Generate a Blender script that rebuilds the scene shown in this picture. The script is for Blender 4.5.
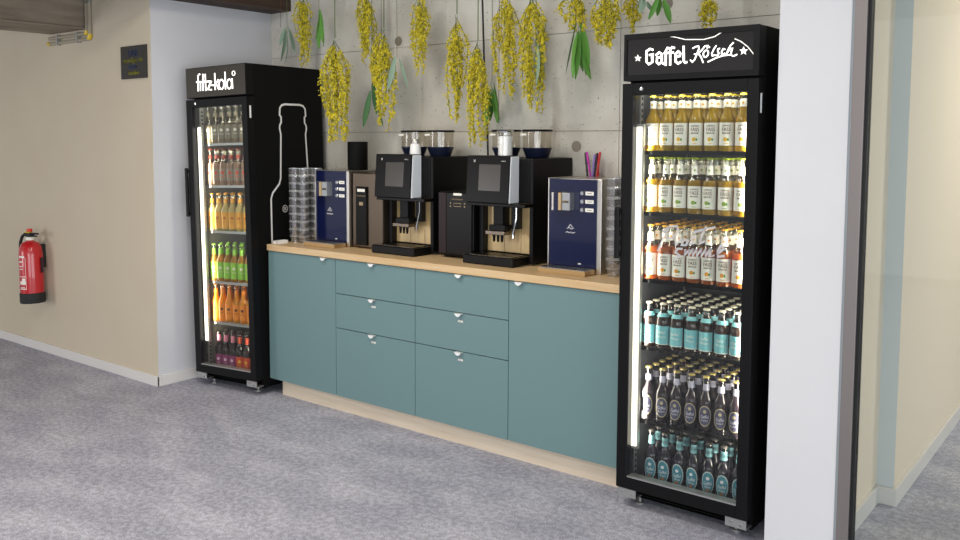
import bpy, bmesh, math, random
from mathutils import Vector, Matrix, Euler
for o in list(bpy.data.objects): bpy.data.objects.remove(o)
C = bpy.context.scene.collection
PI = math.pi
rnd = random.Random(7)

# ------------------------------------------------------------------ camera
F, PITCH, YAW, ROLL = 886.475, -0.0769, -0.69499, -0.00021
SX, SY = -55.487, -63.328
fw = Vector((math.sin(YAW)*math.cos(PITCH), math.cos(YAW)*math.cos(PITCH), math.sin(PITCH)))
rt = Vector((math.cos(YAW), -math.sin(YAW), 0)); up = rt.cross(fw)
cam = bpy.data.cameras.new('camera'); co = bpy.data.objects.new('camera', cam); C.objects.link(co)
m3 = Matrix((rt, up, -fw)).transposed()
co.matrix_world = Matrix.Translation((4.22219, -3.5463, 1.58771)) @ m3.to_4x4()
cam.sensor_width = 36; cam.sensor_fit = 'HORIZONTAL'; cam.lens = F*36/960
cam.shift_x = -SX/960; cam.shift_y = SY/960
cam.clip_start = .05
bpy.context.scene.camera = co

# ------------------------------------------------------------------ world, exposure, lights
w = bpy.data.worlds.new('world'); bpy.context.scene.world = w; w.use_nodes = True
bg = w.node_tree.nodes['Background']; bg.inputs[0].default_value = (.93, .95, 1, 1); bg.inputs[1].default_value = .55
vs = bpy.context.scene.view_settings
vs.view_transform = 'Standard'; vs.look = 'None'; vs.gamma = 1; vs.use_curve_mapping = False; vs.exposure = 0.0

def area(name, loc, size, energy, col, rot=(0, 0, 0)):
    l = bpy.data.lights.new(name, 'AREA'); l.shape = 'RECTANGLE'; l.size, l.size_y = size; l.energy = energy; l.color = col
    o = bpy.data.objects.new(name, l); C.objects.link(o); o.location = loc; o.rotation_euler = rot
    return o
# daylight of windows behind the camera and on the right, plus added left fill
area('daylight_and_fill', (6.1, -7.6, 1.1), (6, 1.8), 200, (.90, .95, 1), (PI/2, 0, 0))
area('daylight_and_fill', (8.9, -3.0, 1.0), (5, 1.6), 150, (.90, .95, 1), (PI/2, 0, PI/2))
area('daylight_and_fill', (-4.6, -7.6, 1.1), (1.9, 1.6), 100, (.97, .97, 1), (PI/2, 0, 0))  # added fill lamp, brightens the lower left walls
PANELS = [(.9, -1.35, 26), (2.3, -1.6, 20), (2.7, -3.4, 24), (.6, -3.4, 26), (-3.6, -3.8, 16), (4.9, 2.2, 62)]

# ------------------------------------------------------------------ materials
def lin(c):
    if isinstance(c, str): c = tuple(int(c[i:i+2], 16)/255 for i in (0, 2, 4))
    return tuple((x/12.92 if x <= .04045 else ((x+.055)/1.055)**2.4) for x in c)
MATS = {}
def mat(name, col='808080', rough=.5, metal=0, emit=None, es=1, coat=0, spec=.5, trans=0, alpha=1):
    if name in MATS: return MATS[name]
    m = bpy.data.materials.new(name); m.use_nodes = True; b = m.node_tree.nodes['Principled BSDF']
    b.inputs['Base Color'].default_value = (*lin(col), 1); b.inputs['Roughness'].default_value = rough
    b.inputs['Metallic'].default_value = metal; b.inputs['Coat Weight'].default_value = coat
    b.inputs['Specular IOR Level'].default_value = spec
    b.inputs['Transmission Weight'].default_value = trans
    if emit: b.inputs['Emission Color'].default_value = (*lin(emit), 1); b.inputs['Emission Strength'].default_value = es
    MATS[name] = m; return m
def noisy(name, c1, c2, scale=20, rough=.8, detail=6, bump=0, bscale=None, stretch=(1, 1, 1), metal=0, lo=.35, hi=.65):
    m = mat(name, c1, rough, metal); t = m.node_tree; N = t.nodes; L = t.links; b = N['Principled BSDF']
    tc = N.new('ShaderNodeTexCoord'); mp = N.new('ShaderNodeMapping'); mp.inputs['Scale'].default_value = stretch
    n = N.new('ShaderNodeTexNoise'); n.inputs['Scale'].default_value = scale; n.inputs['Detail'].default_value = detail
    r = N.new('ShaderNodeValToRGB'); r.color_ramp.elements[0].position = lo; r.color_ramp.elements[1].position = hi
    r.color_ramp.elements[0].color = (*lin(c1), 1); r.color_ramp.elements[1].color = (*lin(c2), 1)
    L.new(tc.outputs['Object'], mp.inputs['Vector']); L.new(mp.outputs[0], n.inputs['Vector']); L.new(n.outputs['Fac'], r.inputs[0]); L.new(r.outputs[0], b.inputs['Base Color'])
    if bump:
        n2 = N.new('ShaderNodeTexNoise'); n2.inputs['Scale'].default_value = bscale or scale; L.new(mp.outputs[0], n2.inputs['Vector'])
        bp_ = N.new('ShaderNodeBump'); bp_.inputs['Strength'].default_value = bump; bp_.inputs['Distance'].default_value = .005
        L.new(n2.outputs['Fac'], bp_.inputs['Height']); L.new(bp_.outputs[0], b.inputs['Normal'])
    return m
def glassy(name, col='ffffff', refl=.08, tint=1.0, rough=.02, milk=0):
    """thin clear sheet: mostly see-through, a little mirror"""
    m = bpy.data.materials.new(name); m.use_nodes = True; t = m.node_tree; N = t.nodes; L = t.links; N.clear()
    out = N.new('ShaderNodeOutputMaterial'); mx = N.new('ShaderNodeMixShader'); tr = N.new('ShaderNodeBsdfTransparent'); gl = N.new('ShaderNodeBsdfGlossy')
    tr.inputs[0].default_value = (*[x*tint for x in lin(col)], 1); gl.inputs['Roughness'].default_value = rough; gl.inputs[0].default_value = (1, 1, 1, 1)
    fr = N.new('ShaderNodeLayerWeight'); fr.inputs[0].default_value = .5
    pw = N.new('ShaderNodeMath'); pw.operation = 'POWER'; pw.inputs[1].default_value = 4.5; L.new(fr.outputs['Facing'], pw.inputs[0])
    ad = N.new('ShaderNodeMath'); ad.operation = 'MULTIPLY_ADD'; ad.inputs[1].default_value = .85; ad.inputs[2].default_value = refl*.55; ad.use_clamp = True
    L.new(pw.outputs[0], ad.inputs[0]); L.new(ad.outputs[0], mx.inputs[0]); L.new(tr.outputs[0], mx.inputs[1]); L.new(gl.outputs[0], mx.inputs[2]); L.new(mx.outputs[0], out.inputs[0])
    if milk:  # white mixed in, stands in for highlights on the stacked cups
        df = N.new('ShaderNodeBsdfDiffuse'); df.inputs[0].default_value = (.9, .91, .92, 1); m2 = N.new('ShaderNodeMixShader'); m2.inputs[0].default_value = milk
        L.new(mx.outputs[0], m2.inputs[1]); L.new(df.outputs[0], m2.inputs[2]); L.new(m2.outputs[0], out.inputs[0])
    MATS[name] = m; return m
def liquid(name, col, tl=.5, rough=.08, deep=None):
    """coloured drink behind bottle glass: glossy skin over translucent colour"""
    m = mat(name, col, rough, coat=.6); t = m.node_tree; N = t.nodes; L = t.links
    out = N['Material Output']; b = N['Principled BSDF']; tr = N.new('ShaderNodeBsdfTranslucent'); tr.inputs[0].default_value = (*lin(col), 1)
    mx = N.new('ShaderNodeMixShader'); mx.inputs[0].default_value = tl
    L.new(b.outputs[0], mx.inputs[1]); L.new(tr.outputs[0], mx.inputs[2]); L.new(mx.outputs[0], out.inputs[0])
    return m

M = dict(
 black=mat('black_lacquer', '0b0b0c', .45, spec=.2), blackm=mat('black_matt', '0b0b0b', .7, spec=.15), black_plastic=mat('black_plastic', '0b0b0c', .45, spec=.25),
 frame=mat('black_door_frame', '0b0b0d', .5, spec=.2), liner=mat('dark_liner', '4a4c50', .5), lliner=mat('grey_liner', '77746b', .5),
 steel=noisy('brushed_steel', 'b9b4ab', 'cfcac2', 60, .32, stretch=(1, 1, .05), metal=1), zinc=mat('zinc_plate', 'b5b5b3', .4, .8), chrome=mat('chrome', 'd8d8d8', .12, 1),
 silver=mat('satin_silver_panel', 'f0f5f9', .5),
 white=mat('white_plastic', 'f0efec', .35), whitep=mat('white_print', 'e9e7e3', .5), label_w=mat('label_paper', 'f3f0e6', .6),
 neon=mat('backlit_lettering', 'ffffff', .5, emit='fff8ef', es=1.6), star=mat('backlit_star', 'ffffff', .5, emit='fff4e4', es=1.1), line=mat('backlit_line', 'ffffff', .5, emit='f4e6c6', es=.55),
 led=mat('led_strip', 'ffffff', .5, emit='fff3dc', es=3.5),
 front=mat('teal_front', '6c898b', .55), cabin=mat('cabinet_carcass', '3c4a4d', .7), handle=mat('white_handle', 'f4f4f2', .35, .2),
 plinthw=noisy('light_wood_plinth', 'd2c2ac', 'dccdb8', 8, .6, stretch=(.4, 6, 12)),
 cgrey=mat('grey_fabric', '555555', .9),
 red=mat('red_lacquer', 'c01a22', .3, coat=.5), rubber=mat('black_rubber', '1e1e20', .7), yellow=mat('yellow_plastic', 'e2c01c', .4), redp=mat('red_plastic', 'd6331e', .4),
 navy=mat('navy_plastic', '1a2036', .3), blueglass=mat('dark_blue_glass', '0a133c', .1, coat=.35), screen=mat('dark_screen', '30291f', .25), gloss=mat('gloss_black_panel', '0b0806', .3, spec=.15), redblack=mat('wine_black_glass', '1c0506', .35, spec=.25),
 bronze=mat('bronze_splash_panel', 'c0a678', .35, .25), dsteel=mat('dark_brushed_steel', '6a6055', .25, 1), tray=mat('tray_metal', 'a5a8aa', .4, .7), trayf=mat('tray_front', 'b8986a', .3, .5),
 milk=mat('milk_powder', 'f5f5f5', .7), clear=glassy('clear_acrylic', 'f4f4f2', .10), hopper=glassy('hopper_acrylic', 'eae6df', .1), door_glass=glassy('door_glass', 'f2f4f2', .06), pane=glassy('partition_glass', 'f3f6f4', .09), cup=glassy('cup_glass', 'fcfcfc', .22, rough=.12, milk=.02),
 clearneck=glassy('bottle_clear_glass', 'f3efe0', .22, rough=.05), darkneck=glassy('bottle_brown_glass', '8a6a4a', .18, rough=.05),
 paint_beige=noisy('warm_wall_paint', 'cbbfa9', 'cdc2ac', 3, .85, bump=.05, bscale=150), paint_white=noisy('white_wall_paint', 'd8d8da', 'dadadc', 3, .85, bump=.04, bscale=150), paint_cream=mat('cream_wall_paint', 'ebddc8', .8), paint_cool_lit=mat('white_paint_cool_lit', 'd2d9de', .8), paint_grey=noisy('grey_wall_paint', 'cfd0d5', 'd2d3d8', 3, .85, bump=.04, bscale=150),
 skirting=mat('skirting_paint', 'dcd9d6', .5), ceil=mat('ceiling_concrete', '8a877f', .9),
 alu=noisy('bronze_anodised_frame', '857e7c', '8d8683', 4, .45, stretch=(1, 1, .1), metal=.6), gasket=mat('black_gasket', '0d0d0d', .6), sealant=mat('grey_sealant', '9aa2a8', .6),
 pvc=mat('grey_conduit', 'a39a86', .5), wood_dark=noisy('dark_timber', '3b2a22', '54402f', 6, .7, stretch=(1, .15, 8)),
 signb=mat('sign_board', '2e2c26', .6), sblue=mat('sign_blue', '3a63b0', .6), syel=mat('sign_yellow', 'e0dc30', .6),
 leaf=mat('fresh_leaf', '5f9a3c', .55), leafg=mat('grey_green_leaf', '8aa38c', .6), leafd=mat('deep_leaf', '3f6d3a', .6), stem=mat('plant_stem', '5b6b3a', .7), twine=mat('brown_twine', '5a3d2e', .8), cable=mat('black_cable', '121212', .5),
 ppink=mat('magenta_plastic', 'd23ab8', .35), plil=mat('lilac_plastic', '9a86d0', .35), pblk=mat('black_marker', '2a2330', .4), pred=mat('scarlet_plastic', 'd8303a', .35), pdk=mat('dark_stick', '3a3a3c', .5),
 script=glassy('window_script', 'c9c0be', .9, rough=.6),
 panel_light=mat('light_panel_diffuser', 'ffffff', .5, emit='fff7ec', es=1.2),
)
# blossom with variation
def var_mat(name, c1, c2, rough=.7):
    m = mat(name, c1, rough); t = m.node_tree; N = t.nodes; L = t.links
    tc = N.new('ShaderNodeTexCoord'); n = N.new('ShaderNodeTexNoise'); n.inputs['Scale'].default_value = 60; r = N.new('ShaderNodeValToRGB')
    r.color_ramp.elements[0].position = .35; r.color_ramp.elements[1].position = .62; r.color_ramp.elements[0].color = (*lin(c1), 1); r.color_ramp.elements[1].color = (*lin(c2), 1)
    L.new(tc.outputs['Object'], n.inputs['Vector']); L.new(n.outputs['Fac'], r.inputs[0]); L.new(r.outputs[0], N['Principled BSDF'].inputs['Base Color']); return m
M['bloom'] = var_mat('mimosa_blossom', 'a59a22', 'ecdb36')

# raw concrete with board joints, stains
def concrete():
    m = noisy('raw_concrete', 'bdb8ab', 'e4e2da', 1.6, .85, detail=8, bump=.25, bscale=40)
    t = m.node_tree; N = t.nodes; L = t.links; b = N['Principled BSDF']
    base = b.inputs['Base Color'].links[0].from_socket
    tc = N.new('ShaderNodeTexCoord')
    def layer(prev, scale, detail, st, lo, hi, col, fac):
        mp = N.new('ShaderNodeMapping'); mp.inputs['Scale'].default_value = st
        n = N.new('ShaderNodeTexNoise'); n.inputs['Scale'].default_value = scale; n.inputs['Detail'].default_value = detail
        r = N.new('ShaderNodeValToRGB'); r.color_ramp.elements[0].position = lo; r.color_ramp.elements[1].position = hi
        r.color_ramp.elements[0].color = (0, 0, 0, 1); r.color_ramp.elements[1].color = (fac, fac, fac, 1)
        mx = N.new('ShaderNodeMix'); mx.data_type = 'RGBA'; mx.inputs[7].default_value = (*lin(col), 1)
        L.new(tc.outputs['Object'], mp.inputs[0]); L.new(mp.outputs[0], n.inputs['Vector']); L.new(n.outputs['Fac'], r.inputs[0]); L.new(r.outputs[0], mx.inputs[0]); L.new(prev, mx.inputs[6]); return mx.outputs[2]
    s = layer(base, 3, 8, (2.5, 1, .35), .58, .72, '857c6e', .55)      # vertical run marks
    s = layer(s, 7, 4, (1, 1, 1), .62, .7, 'cfcac0', .35)
    s = layer(s, 90, 2, (1, 1, 1), .69, .73, '4d463c', .8)              # air pores
    L.new(s, b.inputs['Base Color']); return m
M['concrete'] = concrete()
M['dark_concrete'] = noisy('old_concrete', '7d7263', '968b7a', 5, .9, bump=.4, bscale=30, stretch=(1, .5, 3))

def oak():
    m = noisy('oak_worktop', 'cdab7c', 'dcc096', 5, .45, detail=8, stretch=(.7, 9, 9), lo=.3, hi=.7); return m
M['oak'] = oak()
def carpet():
    m = mat('grey_carpet', '8e8b92', .95, spec=.1); t = m.node_tree; N = t.nodes; L = t.links; b = N['Principled BSDF']; tc = N.new('ShaderNodeTexCoord')
    def nz(scale, detail, st=(1, 1, 1)):
        mp = N.new('ShaderNodeMapping'); mp.inputs['Scale'].default_value = st; n = N.new('ShaderNodeTexNoise'); n.inputs['Scale'].default_value = scale; n.inputs['Detail'].default_value = detail
        L.new(tc.outputs['Object'], mp.inputs[0]); L.new(mp.outputs[0], n.inputs['Vector']); return n.outputs['Fac']
    def ramp(f, a, b_, c1, c2):
        r = N.new('ShaderNodeValToRGB'); r.color_ramp.elements[0].position = a; r.color_ramp.elements[1].position = b_; r.color_ramp.elements[0].color = (*lin(c1), 1); r.color_ramp.elements[1].color = (*lin(c2), 1); L.new(f, r.inputs[0]); return r.outputs[0]
    a = ramp(nz(2.6, 5, (1, 1.8, 1)), .42, .66, 'c2c3d3', 'd9d9e6'); f = ramp(nz(150, 2), .35, .65, 'c8c8c8', 'ffffff'); g = ramp(nz(38, 3), .4, .62, 'e0e0e0', 'ffffff')
    x = a
    for q in (f, g):
        mx = N.new('ShaderNodeMix'); mx.data_type = 'RGBA'; mx.blend_type = 'MULTIPLY'; mx.inputs[0].default_value = 1; L.new(x, mx.inputs[6]); L.new(q, mx.inputs[7]); x = mx.outputs[2]
    L.new(x, b.inputs['Base Color']); bm = N.new('ShaderNodeBump'); bm.inputs['Strength'].default_value = .5; bm.inputs['Distance'].default_value = .004; L.new(nz(220, 2), bm.inputs['Height']); L.new(bm.outputs[0], b.inputs['Normal']); return m
M['carpet'] = carpet()

# ------------------------------------------------------------------ mesh builder
class MB:
    def __init__(s): s.v = []; s.f = []; s.mi = []; s.sm = []; s.mats = []
    def slot(s, m):
        m = M[m] if isinstance(m, str) else m
        if m not in s.mats: s.mats.append(m)
        return s.mats.index(m)
    def add(s, vs, fs, m, smooth=False, T=None):
        k = s.slot(m); n = len(s.v)
        s.v += [tuple(T @ Vector(v)) for v in vs] if T else [tuple(v) for v in vs]
        for f in fs: s.f.append(tuple(i+n for i in f)); s.mi.append(k); s.sm.append(smooth)
        return s
    def box(s, x0, x1, y0, y1, z0, z1, m, T=None):
        vs = [(x, y, z) for z in (z0, z1) for y in (y0, y1) for x in (x0, x1)]
        return s.add(vs, [(0, 2, 3, 1), (4, 5, 7, 6), (0, 1, 5, 4), (2, 6, 7, 3), (0, 4, 6, 2), (1, 3, 7, 5)], m, T=T)
    def lathe(s, prof, m, n=20, T=None, smooth=True, close=True, a0=0, a1=2*PI):
        full = abs(a1-a0-2*PI) < 1e-6; k = n if full else n+1; vs = []; fs = []
        for r, z in prof:
            for i in range(k):
                a = a0+(a1-a0)*i/n; vs.append((r*math.cos(a), r*math.sin(a), z))
        for j in range(len(prof)-1):
            for i in range(n):
                i2 = (i+1) % k; fs.append((j*k+i, j*k+i2, (j+1)*k+i2, (j+1)*k+i))
        if close and full:
            if prof[0][0] > 1e-6: fs.append(tuple(reversed(range(k))))
            if prof[-1][0] > 1e-6: fs.append(tuple(range((len(prof)-1)*k, len(prof)*k)))
        return s.add(vs, fs, m, smooth, T)
    def tube(s, pts, r, m, n=8, T=None, cap=True):
        pts = [Vector(p) for p in pts]; rs = r if isinstance(r, (list, tuple)) else [r]*len(pts); vs = []; fs = []
        prev = None
        for i, p in enumerate(pts):
            d = (pts[min(i+1, len(pts)-1)]-pts[max(i-1, 0)]).normalized()
            a = prev if prev is not None else (Vector((0, 0, 1)) if abs(d.z) < .9 else Vector((1, 0, 0)))
            u = (a-d*a.dot(d)).normalized(); w_ = d.cross(u); prev = u
            for k in range(n): t = 2*PI*k/n; vs.append(p+(u*math.cos(t)+w_*math.sin(t))*rs[i])
        for i in range(len(pts)-1):
            for k in range(n): k2 = (k+1) % n; fs.append((i*n+k, i*n+k2, (i+1)*n+k2, (i+1)*n+k))
        if cap: fs.append(tuple(reversed(range(n)))); fs.append(tuple(range((len(pts)-1)*n, len(pts)*n)))
        return s.add(vs, fs, m, True, T)
    def prism(s, poly, z0, z1, m, T=None, smooth=False):
        n = len(poly); vs = [(x, y, z0) for x, y in poly]+[(x, y, z1) for x, y in poly]
        fs = [tuple(reversed(range(n))), tuple(range(n, 2*n))]+[(i, (i+1) % n, n+(i+1) % n, n+i) for i in range(n)]
        return s.add(vs, fs, m, smooth, T)
    def ribbon(s, pts, wd, th, m, T, closed=False):
        """raised stroke in the local XY plane of T, thickness along +Z"""
        P = [Vector((p[0], p[1])) for p in pts]; n = len(P); L = []; R = []
        for i in range(n):
            a = P[max(i-1, 0)]; b = P[min(i+1, n-1)]
            if closed and i in (0, n-1): a, b = P[-2], P[1]
            d1 = (P[i]-a); d2 = (b-P[i]); d = (b-a)
            d = d.normalized() if d.length > 1e-9 else Vector((1, 0)); nrm = Vector((-d.y, d.x))
            k = 1.0
            if d1.length > 1e-9 and d2.length > 1e-9:
                k = 1/max(.6, math.cos(d1.angle(d2)/2))
            q = P[i].copy()
            if not closed and i == 0: q -= d*wd*.2
            if not closed and i == n-1: q += d*wd*.2
            L.append(q+nrm*wd/2*k); R.append(q-nrm*wd/2*k)
        vs = [(p.x, p.y, 0) for p in L]+[(p.x, p.y, 0) for p in R]+[(p.x, p.y, th) for p in L]+[(p.x, p.y, th) for p in R]; fs = []
        for i in range(n-1):
            fs += [(i, i+1, n+i+1, n+i), (2*n+i, 3*n+i, 3*n+i+1, 2*n+i+1), (i, 2*n+i, 2*n+i+1, i+1), (n+i, n+i+1, 3*n+i+1, 3*n+i)]
        fs += [(0, n, 3*n, 2*n), (n-1, 3*n-1, 4*n-1, 2*n-1)]
        return s.add(vs, fs, m, False, T)
    def build(s, name, parent=None, loc=None, bevel=0, sharp=40, seg=2):
        me = bpy.data.meshes.new(name); me.from_pydata(s.v, [], s.f)
        for m in s.mats: me.materials.append(m)
        me.polygons.foreach_set('material_index', s.mi); me.polygons.foreach_set('use_smooth', s.sm); me.update()
        bm = bmesh.new(); bm.from_mesh(me); bmesh.ops.recalc_face_normals(bm, faces=bm.faces); bm.to_mesh(me); bm.free()
        if any(s.sm): me.set_sharp_from_angle(angle=math.radians(sharp))
        o = bpy.data.objects.new(name, me); C.objects.link(o)
        if parent: o.parent = parent
        if loc: o.location = loc
        if bevel:
            b = o.modifiers.new('bevel', 'BEVEL'); b.width = bevel; b.segments = seg; b.limit_method = 'ANGLE'; b.angle_limit = math.radians(50)
        return o
def tag(o, label=None, cat=None, group=None, kind=None):
    if label: o['label'] = label
    if cat: o['category'] = cat
    if group: o['group'] = group
    if kind: o['kind'] = kind
    return o
def empty(name, loc=(0, 0, 0), rot=(0, 0, 0), label=None, cat=None, group=None):
    o = bpy.data.objects.new(name, None); C.objects.link(o); o.location = loc; o.rotation_euler = rot; o.empty_display_size = .05
    return tag(o, label, cat, group)
def kids(o): return [c for c in KID.get(o.name, [])]
KID = {}
def reg(root):
    """remember children by name so copies are quick"""
    for o in C.objects:
        if o.parent: KID.setdefault(o.parent.name, [])
    def rec(o):
        KID[o.name] = [c for c in C.objects if c.parent == o]
        for c in KID[o.name]: rec(c)
    rec(root)
def dup(o, parent=None):
    c = o.copy(); C.objects.link(c); c.parent = parent
    for ch in KID.get(o.name, []): dup(ch, c)
    return c
def struct(o): o['kind'] = 'structure'; return o

FONTC = {}
def text2d(s, size=1, align='CENTER', res=2):
    """triangulated flat text: (verts, faces) centred on origin"""
    key = (s, res)
    if key not in FONTC:
        cu = bpy.data.curves.new('t', 'FONT'); cu.body = s; cu.align_x = 'CENTER'; cu.align_y = 'CENTER'; cu.resolution_u = res; cu.size = 1
        ob = bpy.data.objects.new('t', cu); C.objects.link(ob); dg = bpy.context.evaluated_depsgraph_get()
        me = bpy.data.meshes.new_from_object(ob.evaluated_get(dg)); FONTC[key] = ([tuple(v.co[:2]) for v in me.vertices], [tuple(p.vertices) for p in me.polygons])
        bpy.data.objects.remove(ob); bpy.data.meshes.remove(me); bpy.data.curves.remove(cu)
    v, f = FONTC[key]; return [(x*size, y*size) for x, y in v], f
def flat_text(mb, s, size, m, T, sx=1, bold=0):
    v, f = text2d(s, size)
    for dx in ((-bold, 0, bold) if bold else (0,)):
        mb.add([(x*sx+dx, y, 0) for x, y in v], f, m, T=T)
    return mb
def plane_T(org, xdir=(1, 0, 0), ydir=(0, 0, 1)):
    x = Vector(xdir).normalized(); y = Vector(ydir).normalized(); z = x.cross(y)
    return Matrix.Translation(org) @ Matrix((x, y, z)).transposed().to_4x4()
ORD = ['first', 'second', 'third', 'fourth', 'fifth', 'sixth', 'seventh', 'eighth', 'ninth', 'tenth']

# ------------------------------------------------------------------ setting
XW = -.672; YL = -.348; YB = .63
struct(MB().box(-7, 9, -8, 6, -.05, 0, 'carpet').build('floor'))
struct(MB().box(-7, 9, -8, 6, 2.95, 3.05, 'ceil').build('ceiling'))
# back wall: cast concrete panels with open joints
b = MB().box(XW-.2, 3.39, YB+.02, YB+.25, 0, 2.95, 'dark_concrete')
zs = [0, 1.075, 1.627, 2.15, 2.95]
for x0, x1 in ((XW, 2.05), (2.05, 3.39)):
    for z0, z1 in zip(zs[:-1], zs[1:]):
        b.box(x0+.0015, x1-.0015, YB, YB+.03, z0+.0014, z1-.0014, 'concrete')
tz = []
for x in (-.3, .55, 1.4, 1.95, 2.6): tz += [(x, 1.42), (x, 2.31)]
bw = struct(b.build('wall_back'))
th = MB()
from math import cos, sin
for x, z in ((.53, 2.19), (1.80, 1.545), (2.30, 2.25)):
    th.lathe([(.0, 0), (.022, 0), (.026, .002), (.03, .0015)], mat('cone_plug', '8d857a', .9), 16, T=Matrix.Translation((x, YB, z)) @ Matrix.Rotation(PI/2, 4, 'X'))
th.build('tie_hole_plug', bw)
struct(MB().box(XW-.2, XW, YL+.004, YB+.2, 0, 2.95, 'paint_grey').build('wall_side'))
struct(MB().box(-7, XW-.2, YL, YL+.2, 0, 2.95, 'paint_beige').box(XW-.2, XW, YL, YL+.004, 0, 2.95, 'paint_beige').build('wall_left'))
# partition that ends beside the right fridge
pp = [(3.092, -.115), (3.343, -.115), (3.343, -.03), (3.322, -.03), (3.322, .622), (3.392, .622), (3.392, 6), (3.2, 6), (3.2, YB), (3.092, YB)]
b = MB(); n = len(pp); zt = 2.95
vs_ = [(x, y, 0) for x, y in pp]+[(x, y, zt) for x, y in pp]
for i in range(n):
    j = (i+1) % n; m_ = {0: 'paint_white', 3: 'paint_cream', 4: 'paint_cool_lit', 5: 'paint_cream'}.get(i, 'paint_white')  # step face: white paint, bluish for the cooler light falling on it
    b.add([vs_[i], vs_[j], vs_[n+j], vs_[n+i]], [(0, 1, 2, 3)], m_)
b.add(vs_, [tuple(range(n, 2*n)), tuple(reversed(range(n)))], 'paint_white')
struct(b.build('wall_right'))
struct(MB().box(3.2, 9, 5.8, 6, 0, 2.95, 'paint_cream').build('wall_far'))
def skirt(name, boxes):
    b = MB()
    for q in boxes: b.box(*q, 'skirting')
    return struct(b.build(name, bevel=.002))
skirt('baseboard_left', [(-7, XW+.014, YL-.014, YL, 0, .066)])
skirt('baseboard_side', [(XW, XW+.014, YL-.0139, YB, 0, .0659)])
skirt('baseboard_right', [(3.322, 3.336, -.03, .622, 0, .078), (3.322, 3.406, .608, .622, 0, .0779), (3.392, 3.406, .622, 5.8, 0, .078)])
# beams overhead
struct(MB().box(XW, -.46, -1.6, YB, 2.462, 2.95, 'wood_dark').build('trim_1'))
bb = MB().box(-1.89, -1.42, -6, YL, 2.335, 2.95, 'dark_concrete')
bb.box(-1.895, -1.412, -6, YL, 2.322, 2.3349, 'dark_concrete')
struct(bb.build('trim_2', bevel=.008))
# glass partition with its dark metal post
wf = struct(empty('window_1', (3.343, -.115, 0)))
b = MB().box(0, .010, .002, .05, 0, 2.7, 'sealant').build('sealant_strip', wf)
b = MB().box(.010, .052, -.006, .06, 0, 2.7, 'alu').box(1.30, 1.36, -.006, .06, 0, 2.7, 'alu').box(.052, 1.30, 0, .055, 2.62, 2.7, 'alu').box(.052, 1.3, 0, .055, 0, .03, 'alu')
b.box(1.36, 4.5, 0, .055, 2.62, 2.7, 'alu').build('window_frame', wf, bevel=.002)
MB().box(.052, .064, .004, .045, .03, 2.62, 'gasket').box(1.288, 1.30, .004, .045, .03, 2.62, 'gasket').build('gasket', wf)
MB().box(.064, 1.288, .020, .030, .03, 2.62, 'pane').build('window_pane', wf)

# ceiling lights (out of the frame, they light the room)
for i, (x, y, e) in enumerate(PANELS):
    t = empty('ceiling_light', (x, y, 2.95), label=['square white ceiling panel light over the counter', 'square white ceiling panel light over the right drinks fridge', 'square white ceiling panel light above the middle of the room', 'square white ceiling panel light above the open carpet', 'square white ceiling panel light near the fire extinguisher wall', 'square white ceiling panel light in the corridor behind the glass'][i], cat='ceiling light', group=None)
    MB().box(-.31, .31, -.31, .31, -.05, 0, 'white').build('housing', t, bevel=.004)
    MB().box(-.28, .28, -.28, .28, -.056, -.0505, 'panel_light').build('diffuser', t)
    a = area('panel_lamp', (0, 0, -.07), (.56, .56), e, (1, .93, .83) if i != 4 else (1, .84, .62)); a.parent = t

# ------------------------------------------------------------------ wall objects
# fire extinguisher
ex = empty('fire_extinguisher', (-2.088, YL-.105, .392), (0, -.03, 0), 'red fire extinguisher with black base hanging on the beige wall', 'fire extinguisher')
MB().lathe([(0, .045), (.083, .045), (.083, .36), (.078, .40), (.06, .435), (.03, .45), (.022, .455), (.022, .47)], 'red', 28).build('cylinder', ex, sharp=50)
MB().lathe([(0, 0), (.086, 0), (.088, .01), (.088, .07), (.084, .075), (.083, .075)], 'rubber', 28).build('base_cup', ex)
MB().lathe([(.024, .455), (.03, .46), (.03, .478), (.024, .482), (0, .482)], 'label_w', 20).build('collar', ex)
b = MB().box(-.03, .03, -.022, .022, .482, .508, 'rubber').box(.02, .12, -.011, .011, .500, .512, 'rubber').box(.02, .10, -.010, .010, .484, .492, 'rubber')
b.build('valve_lever', ex, bevel=.003)
MB().box(-.05, .008, -.014, .014, .508, .52, 'yellow').build('safety_pin', ex, bevel=.003)
MB().lathe([(0, .518), (.02, .518), (.021, .524), (.019, .540), (0, .542)], 'redp', 16).build('push_knob', ex)
MB().tube([(-.025, 0, .495), (-.06, -.005, .50), (-.092, -.012, .48), (-.105, -.02, .44), (-.105, -.025, .38), (-.100, -.03, .30), (-.098, -.03, .22)], .011, 'rubber').tube([(-.098, -.03, .24), (-.096, -.03, .12), (-.094, -.03, .10)], [.013, .016, .02], 'rubber').build('hose', ex)
b = MB()
def curve_patch(mb, r, a0, a1, z0, z1, m, n=8):
    vs = []; fs = []
    for i in range(n+1):
        a = a0+(a1-a0)*i/n; vs += [(r*cos(a), r*sin(a), z0), (r*cos(a), r*sin(a), z1)]
    for i in range(n): fs.append((2*i, 2*i+2, 2*i+3, 2*i+1))
    mb.add(vs, fs, m, True)
D = PI/180
for z0, z1, a0, a1 in ((.335, .348, -128, -92), (.30, .31, -128, -104), (.27, .276, -128, -100), (.25, .256, -128, -104), (.195, .20, -128, -88), (.14, .165, -128, -90), (.165, .185, -112, -92), (.105, .112, -128, -88), (.118, .122, -128, -96)):
    curve_patch(b, .0836, (a0+34)*D, (a1+34)*D, z0, z1, 'label_w')
curve_patch(b, .0836, -55*D, -53*D, .105, .335, 'label_w')
b.build('instruction_label', ex)
MB().box(-.02, .02, .07, .108, .25, .42, 'rubber').box(.078, .092, .03, .045, .22, .33, 'rubber').build('wall_bracket', ex, bevel=.002)

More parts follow.
